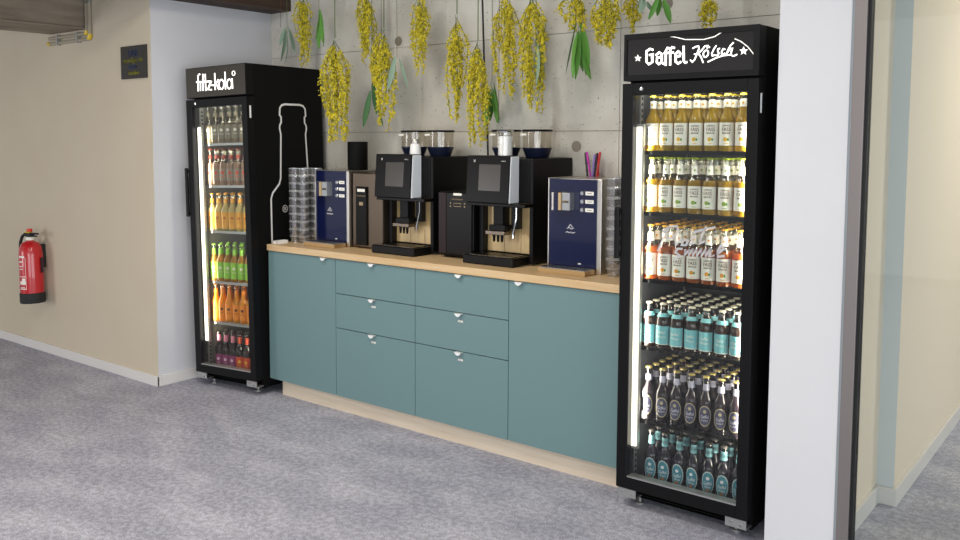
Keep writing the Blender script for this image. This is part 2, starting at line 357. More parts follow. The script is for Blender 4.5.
# small sign
sg = empty('wall_sign', (-.847, YL-.001, 1.968), (0, 0, 0), 'small dark notice board with blue and yellow writing on beige wall', 'sign')
MB().box(-.143, .143, -.012, 0, 0, .207, 'signb').build('board', sg, bevel=.001)
for s_, z_, sz, m_ in (('UNI', .158, .062, 'sblue'), ('wendige ein', .115, .046, 'syel'), ('inside', .076, .040, 'sblue'), ('Tradition', .035, .036, 'syel')):
    b = MB(); flat_text(b, s_, sz, m_, plane_T((.0, -.0125, z_)), bold=.0008); b.build('lettering', sg)

# conduits hugging the concrete beam
cd = empty('cable_conduit', (-1.40, YL, 2.3), (0, 0, 0), 'pair of pale conduits with yellow elbows along the concrete beam', 'conduit')
MB().tube([(.010, -.014, .005), (.010, -.014, .62)], .013, 'pvc').tube([(.045, -.014, -.02), (.045, -.014, .62)], .013, 'pvc').build('vertical_pipe', cd)
MB().tube([(.00, -.014, -.008), (-.50, -.014, -.008)], .012, 'pvc').tube([(.04, -.014, -.045), (-.50, -.014, -.045)], .012, 'pvc').build('horizontal_pipe', cd)
for p in ([(.045, -.014, -.012), (.042, -.014, -.035), (.028, -.014, -.045)], [(.010, -.014, .012), (.008, -.014, -.004), (-.006, -.014, -.008)], [(-.49, -.014, -.045), (-.512, -.014, -.045)]):
    MB().tube(p, .015, 'yellow').build('elbow', cd)
for q in ((-.005, .062, -.03, 0, .19, .205), (-.11, -.095, -.03, 0, -.062, .01), (-.38, -.365, -.03, 0, -.062, .01)):
    MB().box(*q, 'zinc').build('clip', cd)

# ------------------------------------------------------------------ kitchen counter
ZT = .94
X0c = .013
wt = MB().box(X0c, 2.462, -.012, YB-.002, .902, ZT, 'oak').build('worktop', bevel=.0025)
tag(wt, 'pale oak worktop running between the two fridges', 'worktop')
pl = MB().box(.087, 2.462, .039, .057, 0, .099, 'plinthw').build('plinth', bevel=.001)
tag(pl, 'light wooden plinth board below the teal cabinets', 'plinth')
def handle(parent, x, z):
    b = MB()
    poly = [(-.020, 0), (-.020, -.003), (.020, -.003), (.020, 0)]
    b.box(-.02, .02, -.019, -.0005, .0, .0022, 'handle')
    pts = [(-.019, .0)]+[(-.019+.038*i/10, -.014*math.sin(PI*i/10)**.6) for i in range(1, 10)]+[(.019, 0)]
    T = plane_T((x, -.0195, z), (1, 0, 0), (0, 0, 1))
    b2 = MB(); b2.prism(pts, -.0015, .0015, 'handle', T=T)
    b2.box(x-.02, x+.02, -.0215, -.0175, z-.001, z+.001, 'handle'); b2.box(x-.02, x+.02, -.020, .0, z, z+.0022, 'handle')
    return b2.build('handle', parent)
def cab(x0, x1, label, fronts, hx):
    t = empty('base_cabinet', ((x0+x1)/2, 0, .1), label=label, cat='cabinet', group='teal kitchen base cabinets')
    c = (x0+x1)/2
    MB().box(x0+.001-c, x1-.001-c, .0215, YB-.02, 0, .8, 'cabin').build('body', t)
    for k, (z0, z1) in enumerate(fronts):
        nm = 'door' if len(fronts) == 1 else 'drawer'
        d = MB().box(x0+.0018-c, x1-.0018-c, 0, .020, z0-.1+.0018, z1-.1-.0018, 'front').build(nm, t, bevel=.0012)
        handle(d, hx-c, z1-.1-.004)
        if len(fronts) == 3 and k < 2:
            b = MB().box(hx-c-.016+.005, hx-c+.016+.005, -.0012, -.0001, z1-.1-.048, z1-.1-.038, 'label_w')
            b.box(hx-c-.004, hx-c+.008, -.0016, -.0012, z1-.1-.0440, z1-.1-.0420, 'cgrey').build('sticker', d)
    return t
cab(X0c, .6, 'teal base cabinet with one tall door beside the left fridge', [(.1, .9)], .512)
cab(.6, 1.2, 'teal three-drawer cabinet under the left coffee machine, next to the left door', [(.1, .5), (.5, .7), (.7, .9)], .893)
cab(1.2, 1.8, 'teal three-drawer cabinet under the right coffee machine, next to the right door', [(.1, .5), (.5, .7), (.7, .9)], 1.5)
cab(1.8, 2.46, 'teal base cabinet with one tall door beside the right fridge', [(.1, .9)], 1.866)

# ------------------------------------------------------------------ fridges
TR = {"fritz":[[[-0.15,1.8819],[-0.1465,1.9723],[-0.1403,1.9829],[-0.1284,1.9854]],[[-0.1639,1.938],[-0.0301,1.9344]],[[-0.1287,1.8828],[-0.1261,1.9374]],[[-0.1051,1.8824],[-0.1024,1.9836]],[[-0.0802,1.8806],[-0.0811,1.982]],[[-0.0598,1.9363],[-0.0301,1.9344],[-0.0623,1.8843],[-0.0279,1.8836]],[[-0.0248,1.9103],[-0.0081,1.91]],[[0.0042,1.8817],[0.0045,1.982]],[[0.0049,1.9071],[0.0344,1.9414]],[[0.0159,1.9163],[0.0364,1.8811]],[[0.0814,1.9098],[0.0787,1.8978],[0.0724,1.8872],[0.0639,1.882],[0.0544,1.8822],[0.0462,1.889],[0.0405,1.8998],[0.0396,1.9119],[0.0424,1.9252],[0.0486,1.9345],[0.0571,1.9397],[0.0666,1.9395],[0.0748,1.9327],[0.0806,1.9232],[0.0814,1.9098]],[[0.095,1.8801],[0.0953,1.9833]],[[0.1497,1.9073],[0.147,1.8953],[0.1407,1.886],[0.1322,1.8808],[0.1238,1.8809],[0.1156,1.8878],[0.1098,1.8973],[0.109,1.9107],[0.1117,1.9227],[0.1179,1.932],[0.1265,1.9372],[0.1349,1.9371],[0.1431,1.9316],[0.1489,1.9207],[0.1497,1.9073]],[[0.1542,1.9394],[0.1562,1.8803]]],"fritz_r":[[[0.1814,1.9699],[0.1801,1.9645],[0.1764,1.9606],[0.1715,1.958],[0.1655,1.9581],[0.1608,1.9622],[0.1573,1.9662],[0.1562,1.9716],[0.1575,1.977],[0.1613,1.9823],[0.1673,1.9835],[0.1721,1.9835],[0.1781,1.9807],[0.1804,1.9766],[0.1814,1.9699]]],"gaffel":[[[-0.1782,1.943],[-0.1772,1.9],[-0.1662,1.89],[-0.1512,1.898],[-0.1522,1.931],[-0.1652,1.927]],[[-0.1782,1.943],[-0.1622,1.952],[-0.1492,1.947]],[[-0.1362,1.925],[-0.1222,1.935],[-0.1112,1.928],[-0.1102,1.894],[-0.1022,1.888]],[[-0.1112,1.916],[-0.1312,1.915],[-0.1322,1.897],[-0.1232,1.888],[-0.1112,1.895]],[[-0.0932,1.882],[-0.0942,1.94],[-0.0862,1.951],[-0.0772,1.948]],[[-0.0742,1.882],[-0.0752,1.942],[-0.0682,1.952],[-0.0572,1.949]],[[-0.1012,1.931],[-0.0612,1.931]],[[-0.0512,1.894],[-0.0522,1.925],[-0.0402,1.934],[-0.0322,1.926],[-0.0332,1.916],[-0.0482,1.913]],[[-0.0512,1.894],[-0.0402,1.886],[-0.0292,1.892]],[[-0.0192,1.953],[-0.0172,1.894],[-0.0112,1.888],[-0.0042,1.89]]],"kolsch":[[[0.0188,1.942],[0.0298,1.948],[0.0428,1.949],[0.0448,1.94],[0.0368,1.92],[0.0278,1.898],[0.0188,1.889],[0.0098,1.897]],[[0.0818,1.949],[0.0688,1.948],[0.0558,1.933],[0.0428,1.92]],[[0.0428,1.92],[0.0528,1.908],[0.0628,1.884]],[[0.0258,1.919],[0.0408,1.919]],[[0.0818,1.915],[0.0788,1.909],[0.0738,1.905],[0.0688,1.905],[0.0648,1.908],[0.0628,1.914],[0.0628,1.921],[0.0668,1.927],[0.0708,1.931],[0.0768,1.931],[0.0808,1.928],[0.0828,1.922],[0.0818,1.915]],[[0.0778,1.939],[0.0788,1.942]],[[0.0858,1.941],[0.0868,1.944]],[[0.1138,1.947],[0.1038,1.933],[0.0968,1.917],[0.0998,1.908],[0.1078,1.911]],[[0.1278,1.935],[0.1208,1.933],[0.1208,1.924],[0.1248,1.917],[0.1198,1.908],[0.1118,1.91]],[[0.1488,1.93],[0.1418,1.933],[0.1358,1.923],[0.1358,1.914],[0.1418,1.91],[0.1488,1.916]],[[0.1808,1.954],[0.1688,1.942],[0.1608,1.927],[0.1558,1.912]],[[0.1588,1.919],[0.1688,1.931],[0.1768,1.933],[0.1738,1.92],[0.1718,1.908],[0.1818,1.902],[0.1958,1.908]],[[0.0818,1.886],[0.1128,1.899],[0.1418,1.907],[0.1698,1.908]]],"star1":[[[-0.2162,1.929],[-0.2122,1.921],[-0.2032,1.92],[-0.2102,1.915],[-0.2082,1.907],[-0.2162,1.912],[-0.2232,1.908],[-0.2212,1.916],[-0.2282,1.922],[-0.2192,1.921]]],"star2":[[[0.2208,1.933],[0.2238,1.924],[0.2338,1.923],[0.2258,1.917],[0.2288,1.908],[0.2208,1.914],[0.2128,1.909],[0.2158,1.918],[0.2078,1.924],[0.2168,1.924]]],"arcs":[[[-0.0812,1.997],[-0.0532,1.991],[-0.0132,1.979],[0.0628,1.974],[0.1068,1.982],[0.1398,2.0]]],"arcs2":[[[0.1858,1.968],[0.2098,1.956],[0.2358,1.935],[0.2558,1.91],[0.2718,1.884]]],"prost":[[[-0.0702,1.226],[-0.0942,1.179],[-0.1182,1.124]],[[-0.0972,1.205],[-0.0702,1.228],[-0.0362,1.232],[-0.0302,1.21],[-0.0522,1.185],[-0.0802,1.177]],[[-0.0422,1.18],[-0.0422,1.152],[-0.0212,1.179],[-0.0112,1.177]],[[-0.0082,1.177],[-0.0142,1.156],[0.0038,1.157],[0.0128,1.177],[-0.0052,1.177]],[[0.0408,1.196],[0.0248,1.182],[0.0358,1.17],[0.0168,1.16]],[[0.0848,1.238],[0.0628,1.185],[0.0578,1.168],[0.0818,1.179]],[[0.0318,1.211],[0.0698,1.224],[0.1218,1.238]],[[-0.0122,1.141],[-0.0322,1.14],[-0.0412,1.124],[-0.0202,1.113],[-0.0442,1.095]],[[0.0018,1.139],[-0.0032,1.116],[0.0188,1.14]],[[0.0188,1.141],[0.0138,1.114],[0.0338,1.145]],[[0.0338,1.145],[0.0298,1.114],[0.0498,1.146]],[[0.0498,1.146],[0.0478,1.115],[0.0688,1.148]],[[0.0688,1.148],[0.0658,1.115],[0.0878,1.149]],[[0.0878,1.149],[0.0838,1.116],[0.1058,1.153]],[[0.1058,1.153],[0.1028,1.118],[0.1208,1.126]],[[0.1328,1.131],[0.1608,1.157],[0.1488,1.168],[0.1348,1.144],[0.1358,1.121],[0.1618,1.127]]]}
def fridge(root, w, h, liner, shelves, zg, headz, led):
    hw = w/2; D_ = .62; t = .032 if led == 'R' else .021
    # outer casing and inner liner as one hollow body
    b = MB()
    zb = .095; zt = headz-.03
    b.box(-hw, -hw+t, 0, D_, .03, h, 'blackm').box(hw-t, hw, 0, D_, .03, h, 'blackm')
    b.box(-hw+t, hw-t, D_-.05, D_, .03, h, 'blackm').box(-hw+t, hw-t, 0, D_-.05, zt, h, 'blackm').box(-hw+t, hw-t, 0, D_-.05, .075, zb, 'blackm')
    e = .003
    b.box(-hw+t, -hw+t+e, .004, D_-.05, zb, zt, liner).box(hw-t-e, hw-t, .004, D_-.05, zb, zt, liner).box(-hw+t+e, hw-t-e, D_-.05-e, D_-.05, zb, zt, liner)
    b.box(-hw+t+e, hw-t-e, .004, D_-.05-e, zb, zb+e, liner).box(-hw+t+e, hw-t-e, .004, D_-.05-e, zt-e, zt, liner)
    b.build('body', root)
    g = MB().box(-hw+t, hw-t, .03, .05, .03, .074, 'black_plastic')
    for k in range(4): g.box(-hw+t+.03, hw-t-.03, .006, .03, .032+k*.0105, .036+k*.0105, 'blackm')
    g.build('base_grille', root)
    # light box on top
    b = MB().box(-hw+.004, hw, -.067, 0, headz, h, 'frame')
    hd = b.build('header_box', root, bevel=.003)
    fr = .022 if led == 'R' else 0
    if fr:
        b = MB().box(-hw+.004, hw, -.073, -.067, h-fr, h, 'frame').box(-hw+.004, hw, -.073, -.067, headz, headz+fr, 'frame').box(-hw+.004, -hw+.004+fr*.6, -.073, -.067, headz+fr, h-fr, 'frame').box(hw-fr, hw, -.073, -.067, headz+fr, h-fr, 'frame')
        b.build('header_frame', hd)
        MB().box(-hw+.018, hw-fr-.001, -.0685, -.0671, headz+fr+.001, h-fr-.001, mat('header_panel_glass', '1a1614', .12, coat=.4)).build('header_panel', hd)
    else:
        MB().box(-hw+.008, hw-.004, -.0685, -.0671, headz+.004, h-.004, mat('header_panel_brown', '2e2618', .4)).build('header_panel', hd)
    # door
    st = .044
    dz0, dz1 = zg
    b = MB().box(-hw-.003, -hw+st, -.067, -.002, dz0, dz1, 'frame').box(hw-st, hw, -.067, -.002, dz0, dz1, 'frame').box(-hw+st, hw-st, -.067, -.002, dz1-.048, dz1, 'frame').box(-hw+st, hw-st, -.067, -.002, dz0, dz0+.052, 'frame')
    d = b.build('door', root, bevel=.002)
    MB().box(-hw+st, hw-st, -.055, -.049, dz0+.052, dz1-.048, 'door_glass').build('glass_pane', d)
    MB().box(-hw+st, -hw+st+.004, -.0665, -.02, dz0+.052, dz1-.048, mat('trim_dark', '26262a', .35, .5)).box(-hw+st+.004, hw-st, -.0665, -.02, dz0+.052, dz0+.058, 'zinc').build('inner_trim', d)
    MB().lathe([(0, 0), (.008, 0), (.008, .004), (.0, .005)], 'chrome', 14, T=Matrix.Translation((-hw+.085, -.067, dz1-.024)) @ Matrix.Rotation(PI/2, 4, 'X')).build('lock', d)
    hz = (1.08, 1.30) if led == 'R' else (1.09, 1.40)
    MB().box(-hw-.024, -hw-.003, -.082, -.066, hz[0], hz[1], 'black_plastic').box(-hw-.010, -hw-.003, -.066, -.03, hz[0]+.01, hz[0]+.03, 'black_plastic').box(-hw-.010, -hw-.003, -.066, -.03, hz[1]-.03, hz[1]-.01, 'black_plastic').build('handle', d, bevel=.004)
    MB().box(hw, hw+.0015, -.045, -.032, dz1-.13, dz1-.055, 'white').build('door_sticker', d)
    zl0 = .27 if led == 'R' else .29; zl1 = 1.635 if led == 'R' else 1.655
    xl = -hw+st+(.002 if led == 'R' else .012)
    MB().box(xl, xl+.032, -.030, -.014, zl0-.012, zl1+.012, 'zinc').build('lamp_housing', d)
    MB().box(xl+.003, xl+(.025 if led == 'R' else .027), -.034, -.0302, zl0, zl1, 'led').build('led_strip', d)
    a = area('fridge_lamp_and_fill', (xl+.034, .02, (zl0+zl1)/2), (.03, zl1-zl0), LEDW[led], (1, .93, .80)); a.parent = root
    a.rotation_euler = Vector((.5, .87, 0)).to_track_quat('-Z', 'Y').to_euler()
    fill_right = area('fridge_lamp_and_fill', (hw-t-.022, .022, (zl0+zl1)/2), (.02, zl1-zl0), LEDW[led]*2.2, (1, .93, .80)); fill_right.parent = root  # added fill lamp behind the right stile, evens the light on the bottles
    fill_right.rotation_euler = Vector((-.5, .87, 0)).to_track_quat('-Z', 'Y').to_euler()
    MB().box(hw-t-.022, hw-t-.005, .004, .016, zl0-.012, zl1+.012, 'zinc').build('lamp_housing', root)  # housing of the added right strip, mostly hidden by the stile
    MB().box(hw-t-.021, hw-t-.006, .0162, .0175, zl0, zl1, 'led').build('led_strip', root)  # added glowing strip to go with the right fill lamp
    fill_top = area('fridge_lamp_and_fill', (0, .03, zt-.012), (w-.12, .03), .8, (1, .94, .82)); fill_top.parent = root; fill_top.rotation_euler = (.5, 0, 0)  # added fill from above, brightens the top shelf
    # hinge plates, feet
    for sx in (-1, 1):
        x = sx*(hw-.045); MB().box(x-.042, x+.042, -.060, -.056, .048, .084, 'zinc').box(x-.042, x+.042, -.056, .0, .046, .050, 'zinc').lathe([(0, 0), (.006, 0), (.006, .002), (0, .003)], 'chrome', 10, T=Matrix.Translation((x+.02, -.060, .062)) @ Matrix.Rotation(PI/2, 4, 'X')).lathe([(0, 0), (.006, 0), (.006, .002), (0, .003)], 'chrome', 10, T=Matrix.Translation((x-.02, -.060, .07)) @ Matrix.Rotation(PI/2, 4, 'X')).build('hinge_plate', root)
    for sx in (-1, 1):
        for y in (.02, D_-.05):
            MB().lathe([(0, 0), (.018, 0), (.018, .008), (.007, .012), (.007, .034), (0, .034)], 'zinc', 12).build('foot', root, (sx*(hw-.07), y, 0))
    # shelf uprights and shelves
    for sx in (-1, 1):
        b = MB(); x = sx*(hw-t-e)
        for y in (.035, .52):
            b.box(min(x, x-sx*.003), max(x, x-sx*.003), y-.012, y+.012, zb+.02, zt-.02, 'zinc')
            k = zb+.03
            while k < zt-.04: b.box(min(x-sx*.003, x-sx*.0042), max(x-sx*.003, x-sx*.0042), y-.006, y+.006, k, k+.012, 'rubber'); k += .025
        b.build('shelf_upright', root)
    for z in shelves:
        b = MB(); xa = hw-t-.012; m_ = 'blackm' if led == 'R' else 'zinc'; y0 = .015; y1 = .55
        b.box(-xa, xa, y0, y0+.006, z-.016, z-.001, m_); b.box(-xa, xa, y1-.006, y1, z-.012, z-.001, m_); b.box(-xa, -xa+.006, y0+.006, y1-.006, z-.012, z-.001, m_); b.box(xa-.006, xa, y0+.006, y1-.006, z-.012, z-.001, m_)
        n = 24
        for i in range(1, n): x = -xa+2*xa*i/n; b.box(x-.0018, x+.0018, y0+.006, y1-.006, z-.005, z-.001, m_)
        for y in (.18, .36): b.box(-xa+.006, xa-.006, y-.003, y+.003, z-.010, z-.0055, m_)
        b.build('shelf', root)
LEDW = {'R': 4, 'L': 3.2}
# right fridge
RW, RH = .5625, 2.0166
RF = empty('drinks_fridge', (2.7502, -.079, 0), (0, 0, 0), 'tall black glass-door beer fridge with white Gothic and script lettering, right of counter', 'fridge')
SH_R = [1.536, 1.277, .991, .699, .377]
fridge(RF, RW, RH, 'liner', SH_R, (.087, 1.815), 1.825, 'R')
b = MB(); T = plane_T((0, -.0686, 0))
for s_ in TR['gaffel']: b.ribbon(s_, .0080, .0018, 'neon', T)
b.build('gothic_lettering', RF)
b = MB()
for s_ in TR['kolsch']: b.ribbon(s_, .0048, .0018, 'neon', T)
b.build('script_lettering', RF)
for k in ('star1', 'star2'): MB().prism((lambda P_: [(sum(p[0] for p in P_)/10+1.25*(q[0]-sum(p[0] for p in P_)/10), sum(p[1] for p in P_)/10+1.25*(q[1]-sum(p[1] for p in P_)/10)) for q in P_])(TR[k][0]), 0, .0018, 'star', T=T).build('star_emblem', RF)
b = MB()
for k in ('arcs', 'arcs2'):
    for s_ in TR[k]: b.ribbon(s_, .0034, .0015, 'line', T)
b.build('decor_line', RF)
b = MB()
for s_ in TR['prost']: b.ribbon(s_, .0085, .0004, M['script'], plane_T((0, -.0556, 0)))
b.build('glass_script', RF)
# left fridge, leaning and turned a little
LW, LH = .536, 2.028
lean, lyaw = -.0261, .0956
R_ = Matrix.Rotation(lyaw, 3, 'Z') @ Matrix.Rotation(lean, 3, 'Y')
lo = Vector((.010, -.045, 0)) + R_ @ Vector((-LW/2, 0, 0)); lo.z = .006
LF = empty('drinks_fridge', lo, (0, lean, lyaw), 'tall black glass-door soda fridge with glowing white name and bottle outline on its side', 'fridge')
SH_L = [1.5545, 1.288, .998, .672, .409]
fridge(LF, LW, LH, 'lliner', SH_L, (.087, 1.829), 1.839, 'L')
b = MB()
for s_ in TR['fritz']: b.ribbon(s_, .0088 if len(s_) < 8 else .0078, .0018, 'neon', T, closed=len(s_) > 8)
for s_ in TR['fritz_r']: b.ribbon(s_, .005, .0018, 'star', T, closed=True)
b.build('lettering', LF)
# bottle outline printed on the side
Ts = plane_T((LW/2+.0002, 0, 0), (0, 1, 0), (0, 0, 1))
left = [(.112, .70), (.112, .952), (.115, 1.20), (.13, 1.235), (.192, 1.29), (.206, 1.325), (.220, 1.60), (.210, 1.64), (.214, 1.66), (.226, 1.675), (.226, 1.712), (.214, 1.72), (.218, 1.765), (.235, 1.783), (.265, 1.79)]
right = [(.67-y, z) for y, z in reversed(left)]
b = MB(); b.ribbon(left+right, .0125, .0006, 'whitep', Ts)
b.build('printed_outline', LF)
b = MB(); b.ribbon([(.238+.021*cos(2*PI*i/16), 1.131+.021*sin(2*PI*i/16)) for i in range(17)], .004, .0006, 'whitep', Ts, closed=True)
b.ribbon([(.229, 1.122), (.247, 1.140)], .004, .0006, 'whitep', Ts).ribbon([(.229, 1.140), (.247, 1.122)], .004, .0006, 'whitep', Ts)
b.build('printed_roundel', LF)

# ------------------------------------------------------------------ bottles
def bottle(name, kind):
    """a bottle with crown cap and paper labels; kind gives look"""
    H, R = kind['h'], .0300
    if kind.get('steini'):
        prof = [(0, 0), (.027, 0), (.030, .004), (.030, H*.58), (.028, H*.66), (.020, H*.76), (.0145, H*.84), (.0135, H-.016)]
    else:
        prof = [(0, 0), (.027, 0), (.030, .004), (.030, H*.515), (.0288, H*.55), (.0232, H*.61), (.0168, H*.67), (.0140, H*.73), (.0127, H*.82), (.0125, H-.016)]
    zf = H*kind.get('fill', .76)
    lo_ = [p for p in prof if p[1] < zf]; hi_ = [p for p in prof if p[1] > zf]
    a, c = lo_[-1], hi_[0]; rf = a[0]+(c[0]-a[0])*(zf-a[1])/(c[1]-a[1])
    b = MB(); b.lathe(lo_+[(rf, zf)], kind['liq'], 16, close=False); b.lathe([(rf, zf)]+hi_, kind['neck'], 16, close=False)
    b.lathe([(0, zf), (rf*.95, zf)], kind['liq'], 16, close=False)
    b.lathe([(.0125, H-.016), (.0142, H-.014), (.0142, H-.009), (.0128, H-.006)], kind['neck'], 16, close=False)
    root = b.build(name, sharp=60)
    # crimped crown cap
    vs = []; n = 21
    b = MB(); b.lathe([(0, H), (.0118, H-.0002), (.0135, H-.002), (.0150, H-.0065), (.0152, H-.0072)], kind['cap'], n, close=False)
    b.build('crown_cap', root)
    lz0, lz1 = H*kind['lab'][0], H*kind['lab'][1]; rl = .0303
    b = MB(); a0, a1 = -PI/2-62*D*1.1, -PI/2+62*D*1.1
    def wrap(v, zc, ac=-PI/2, r=rl+.0004): return [(r*cos(ac+x/r), r*sin(ac+x/r), zc+y) for x, y in v]
    def oval(rx, rz, zc, m, r, xo=0, n=18):
        vs = wrap([(xo, 0)]+[(xo+rx*cos(2*PI*i/n), rz*sin(2*PI*i/n)) for i in range(n)], zc, r=r); b.add(vs, [(0, 1+i, 1+(i+1) % n) for i in range(n)], m, True)
    def ovaln(rx, rz, zc, m, r, xo=0, n=18):
        # rings so that a wide oval follows the bottle
        vs = []; K = 6
        for k in range(K+1): vs += [(xo+rx*cos(2*PI*i/n)*k/K, rz*sin(2*PI*i/n)*k/K) for i in range(n)]
        vs = wrap(vs, zc, r=r); b.add(vs, [(k*n+i, k*n+(i+1) % n, (k+1)*n+(i+1) % n, (k+1)*n+i) for k in range(K) for i in range(n)], m, True)
    zc = (lz0+lz1)/2
    if kind['style'] == 'oval':
        ovaln(.0275, (lz1-lz0)/2, zc, kind['rim'], rl, n=20); ovaln(.0245, (lz1-lz0)/2-.004, zc, kind['lc'], rl+.0003, n=20)
        v, f = text2d('Gaffel', .019); b.add(wrap([(x*.8, y) for x, y in v], zc-.003, r=rl+.0007), f, kind['tc'])
        v, f = text2d('Kölsch' if not kind.get('free') else 'Wiess', .012); b.add(wrap([(x*.9, y) for x, y in v], zc-.018, r=rl+.0007), f, kind['tc'])
        oval(.007, .007, zc+.019, kind['acc'], rl+.0007, n=12)
        if kind.get('free'): oval(.009, .005, zc-.031, mat('copper_print', 'c07a4a', .6), rl+.0007, n=12)
    else:
        curve_patch(b, rl, a0, a1, lz0, lz1, kind['lc'], 12)
        if kind['style'] == 'fass':
            for s_, sz, dz, sxx in (('GAFFELS', .0095, .037, 1), ('FASS', .021, .022, .85), ('BRAUSE', .0095, .0075, 1)):
                v, f = text2d(s_, sz)
                for dx in (-.0005, .0005): b.add(wrap([(x*sxx+dx, y) for x, y in v], zc+dz-.004, r=rl+.0004+dx*.1), f, kind['tc'])
            oval(.0085, .0085, zc-.021, kind['acc'], rl+.0004, xo=-.003); oval(.004, .006, zc-.022, 'leaf', rl+.0008, xo=.008, n=10)
            oval(.011, .0016, zc-.0385, kind['acc'], rl+.0004, n=10)
        elif kind['style'] == 'wiess':
            v, f = text2d('Gaffel', .018); b.add(wrap([(x*.85-.002, y) for x, y in v], zc+.012, r=rl+.0004), f, 'label_w')
            v, f = text2d('Wiess', .016); b.add(wrap([(x-.002, y) for x, y in v], zc-.006, r=rl+.0004), f, 'label_w')
            b.add(wrap([(.006, -.030), (.030, -.030), (.030, -.006)], zc, r=rl+.0004), [(0, 1, 2)], mat('label_greybeige', 'a9a595', .6))
            curve_patch(b, rl+.0002, a0, a1, lz0, lz0+.003, 'label_w', 12)
        elif kind['style'] == 'fritz':
            oval(.010, .010, zc+.014, kind['tc'], rl+.0004); v, f = text2d('fritz', .016); b.add(wrap([(x, y) for x, y in v], zc-.010, r=rl+.0004), f, kind['tc'])
    b.build('front_label', root)
    nl = kind['nl']
    if nl:
        z0, z1 = H*nl[0], H*nl[1]
        def rad(z):
            for p, q in zip(prof[:-1], prof[1:]):
                if p[1] <= z <= q[1]: return p[0]+(q[0]-p[0])*(z-p[1])/(q[1]-p[1])
            return .0135
        b = MB(); k = 5; P_ = [(rad(z0+(z1-z0)*i/k)+.0006, z0+(z1-z0)*i/k) for i in range(k+1)]
        b.lathe(P_, kind['nlc'], 14, close=False)
        if kind.get('ndot'):
            r = rad((z0+z1)/2)+.0012; zc = (z0+z1)/2; n = 10
            vs = [(0, 0)]+[(.0048*cos(2*PI*i/n), .0048*sin(2*PI*i/n)) for i in range(n)]
            b.add([(r*cos(-PI/2+x/r), r*sin(-PI/2+x/r), zc+y) for x, y in vs], [(0, 1+i, 1+(i+1) % n) for i in range(n)], kind['ndot'], True)
        b.build('neck_label', root)
    reg(root)
    return root
def cm(n, c, r=.35, me=.2): return mat(n, c, r, me)
KR = [
 dict(n='soda_bottle', h=.231, liq=liquid('lemon_drink', 'b8960f'), neck=M['clearneck'], cap=cm('yellow_cap', 'd9bf2e'), lab=(.10, .495), style='fass', lc='label_w', tc=mat('print_brown', '6b4a36', .7), acc=mat('print_lemon', 'e8b52c', .6), nl=(.765, .90), nlc='label_w', ndot=mat('print_lemon', 'e8b52c'), fill=.765, d='yellow lemon soda bottle with yellow cap', rows=3),
 dict(n='soda_bottle', h=.231, liq=liquid('apple_drink', 'b08a18'), neck=M['clearneck'], cap=cm('lime_cap', 'a6bf30'), lab=(.10, .495), style='fass', lc='label_w', tc=mat('print_brown', '6b4a36'), acc=mat('print_green', '8aa83a', .6), nl=(.70, .86), nlc='label_w', ndot=mat('print_green', '8aa83a'), fill=.60, d='golden soda bottle with lime cap', rows=3),
 dict(n='soda_bottle', h=.231, liq=liquid('orange_drink', 'b4622a'), neck=M['clearneck'], cap=cm('orange_cap', 'e0a52c'), lab=(.08, .48), style='fass', lc='label_w', tc=mat('print_brown', '6b4a36'), acc=mat('print_orange', 'e69a2c', .6), nl=(.70, .86), nlc='label_w', ndot=mat('print_orange', 'e69a2c'), fill=.60, d='amber orange soda bottle with orange cap', rows=6),
 dict(n='beer_bottle', h=.190, steini=1, liq=liquid('brown_glass_a', '33241d', .2), neck=M['darkneck'], cap=cm('cream_cap', 'd9d3bd'), lab=(.08, .50), style='wiess', lc=mat('turquoise_paper', '7fc3cb', .6), tc='label_w', acc='label_w', nl=(.70, .785), nlc=mat('turquoise_paper', '58b4be'), fill=.80, d='stubby beer bottle with turquoise label', rows=6),
 dict(n='beer_bottle', h=.230, liq=liquid('brown_glass_b', '2b2229', .2), neck=M['darkneck'], cap=cm('gold_cap', 'c8b26a', .3, .5), lab=(.10, .48), style='oval', rim=mat('gold_rim', 'c3b48a', .5), lc=mat('violet_oval', '4b4866', .6), tc=mat('pale_print', 'e6e3ea', .6), acc=mat('gold_rim', 'c3b48a'), nl=(.74, .86), nlc=mat('violet_white_paper', 'a9a6b8', .6), fill=.80, d='slim beer bottle with violet oval label', rows=6),
 dict(n='beer_bottle', h=.231, liq=liquid('brown_glass_c', '26222c', .2), neck=M['darkneck'], cap=cm('brown_cap', '57504a', .4), lab=(.08, .50), style='oval', free=1, rim=mat('white_rim', 'cfd6d4', .5), lc=mat('teal_oval', '3f8294', .6), tc=mat('pale_print', 'e6e3ea'), acc=mat('pale_print', 'e6e3ea'), nl=(.74, .90), nlc=mat('teal_pale_paper', '7fb0b8', .6), fill=.82, d='dark beer bottle with teal oval label', rows=2),
]
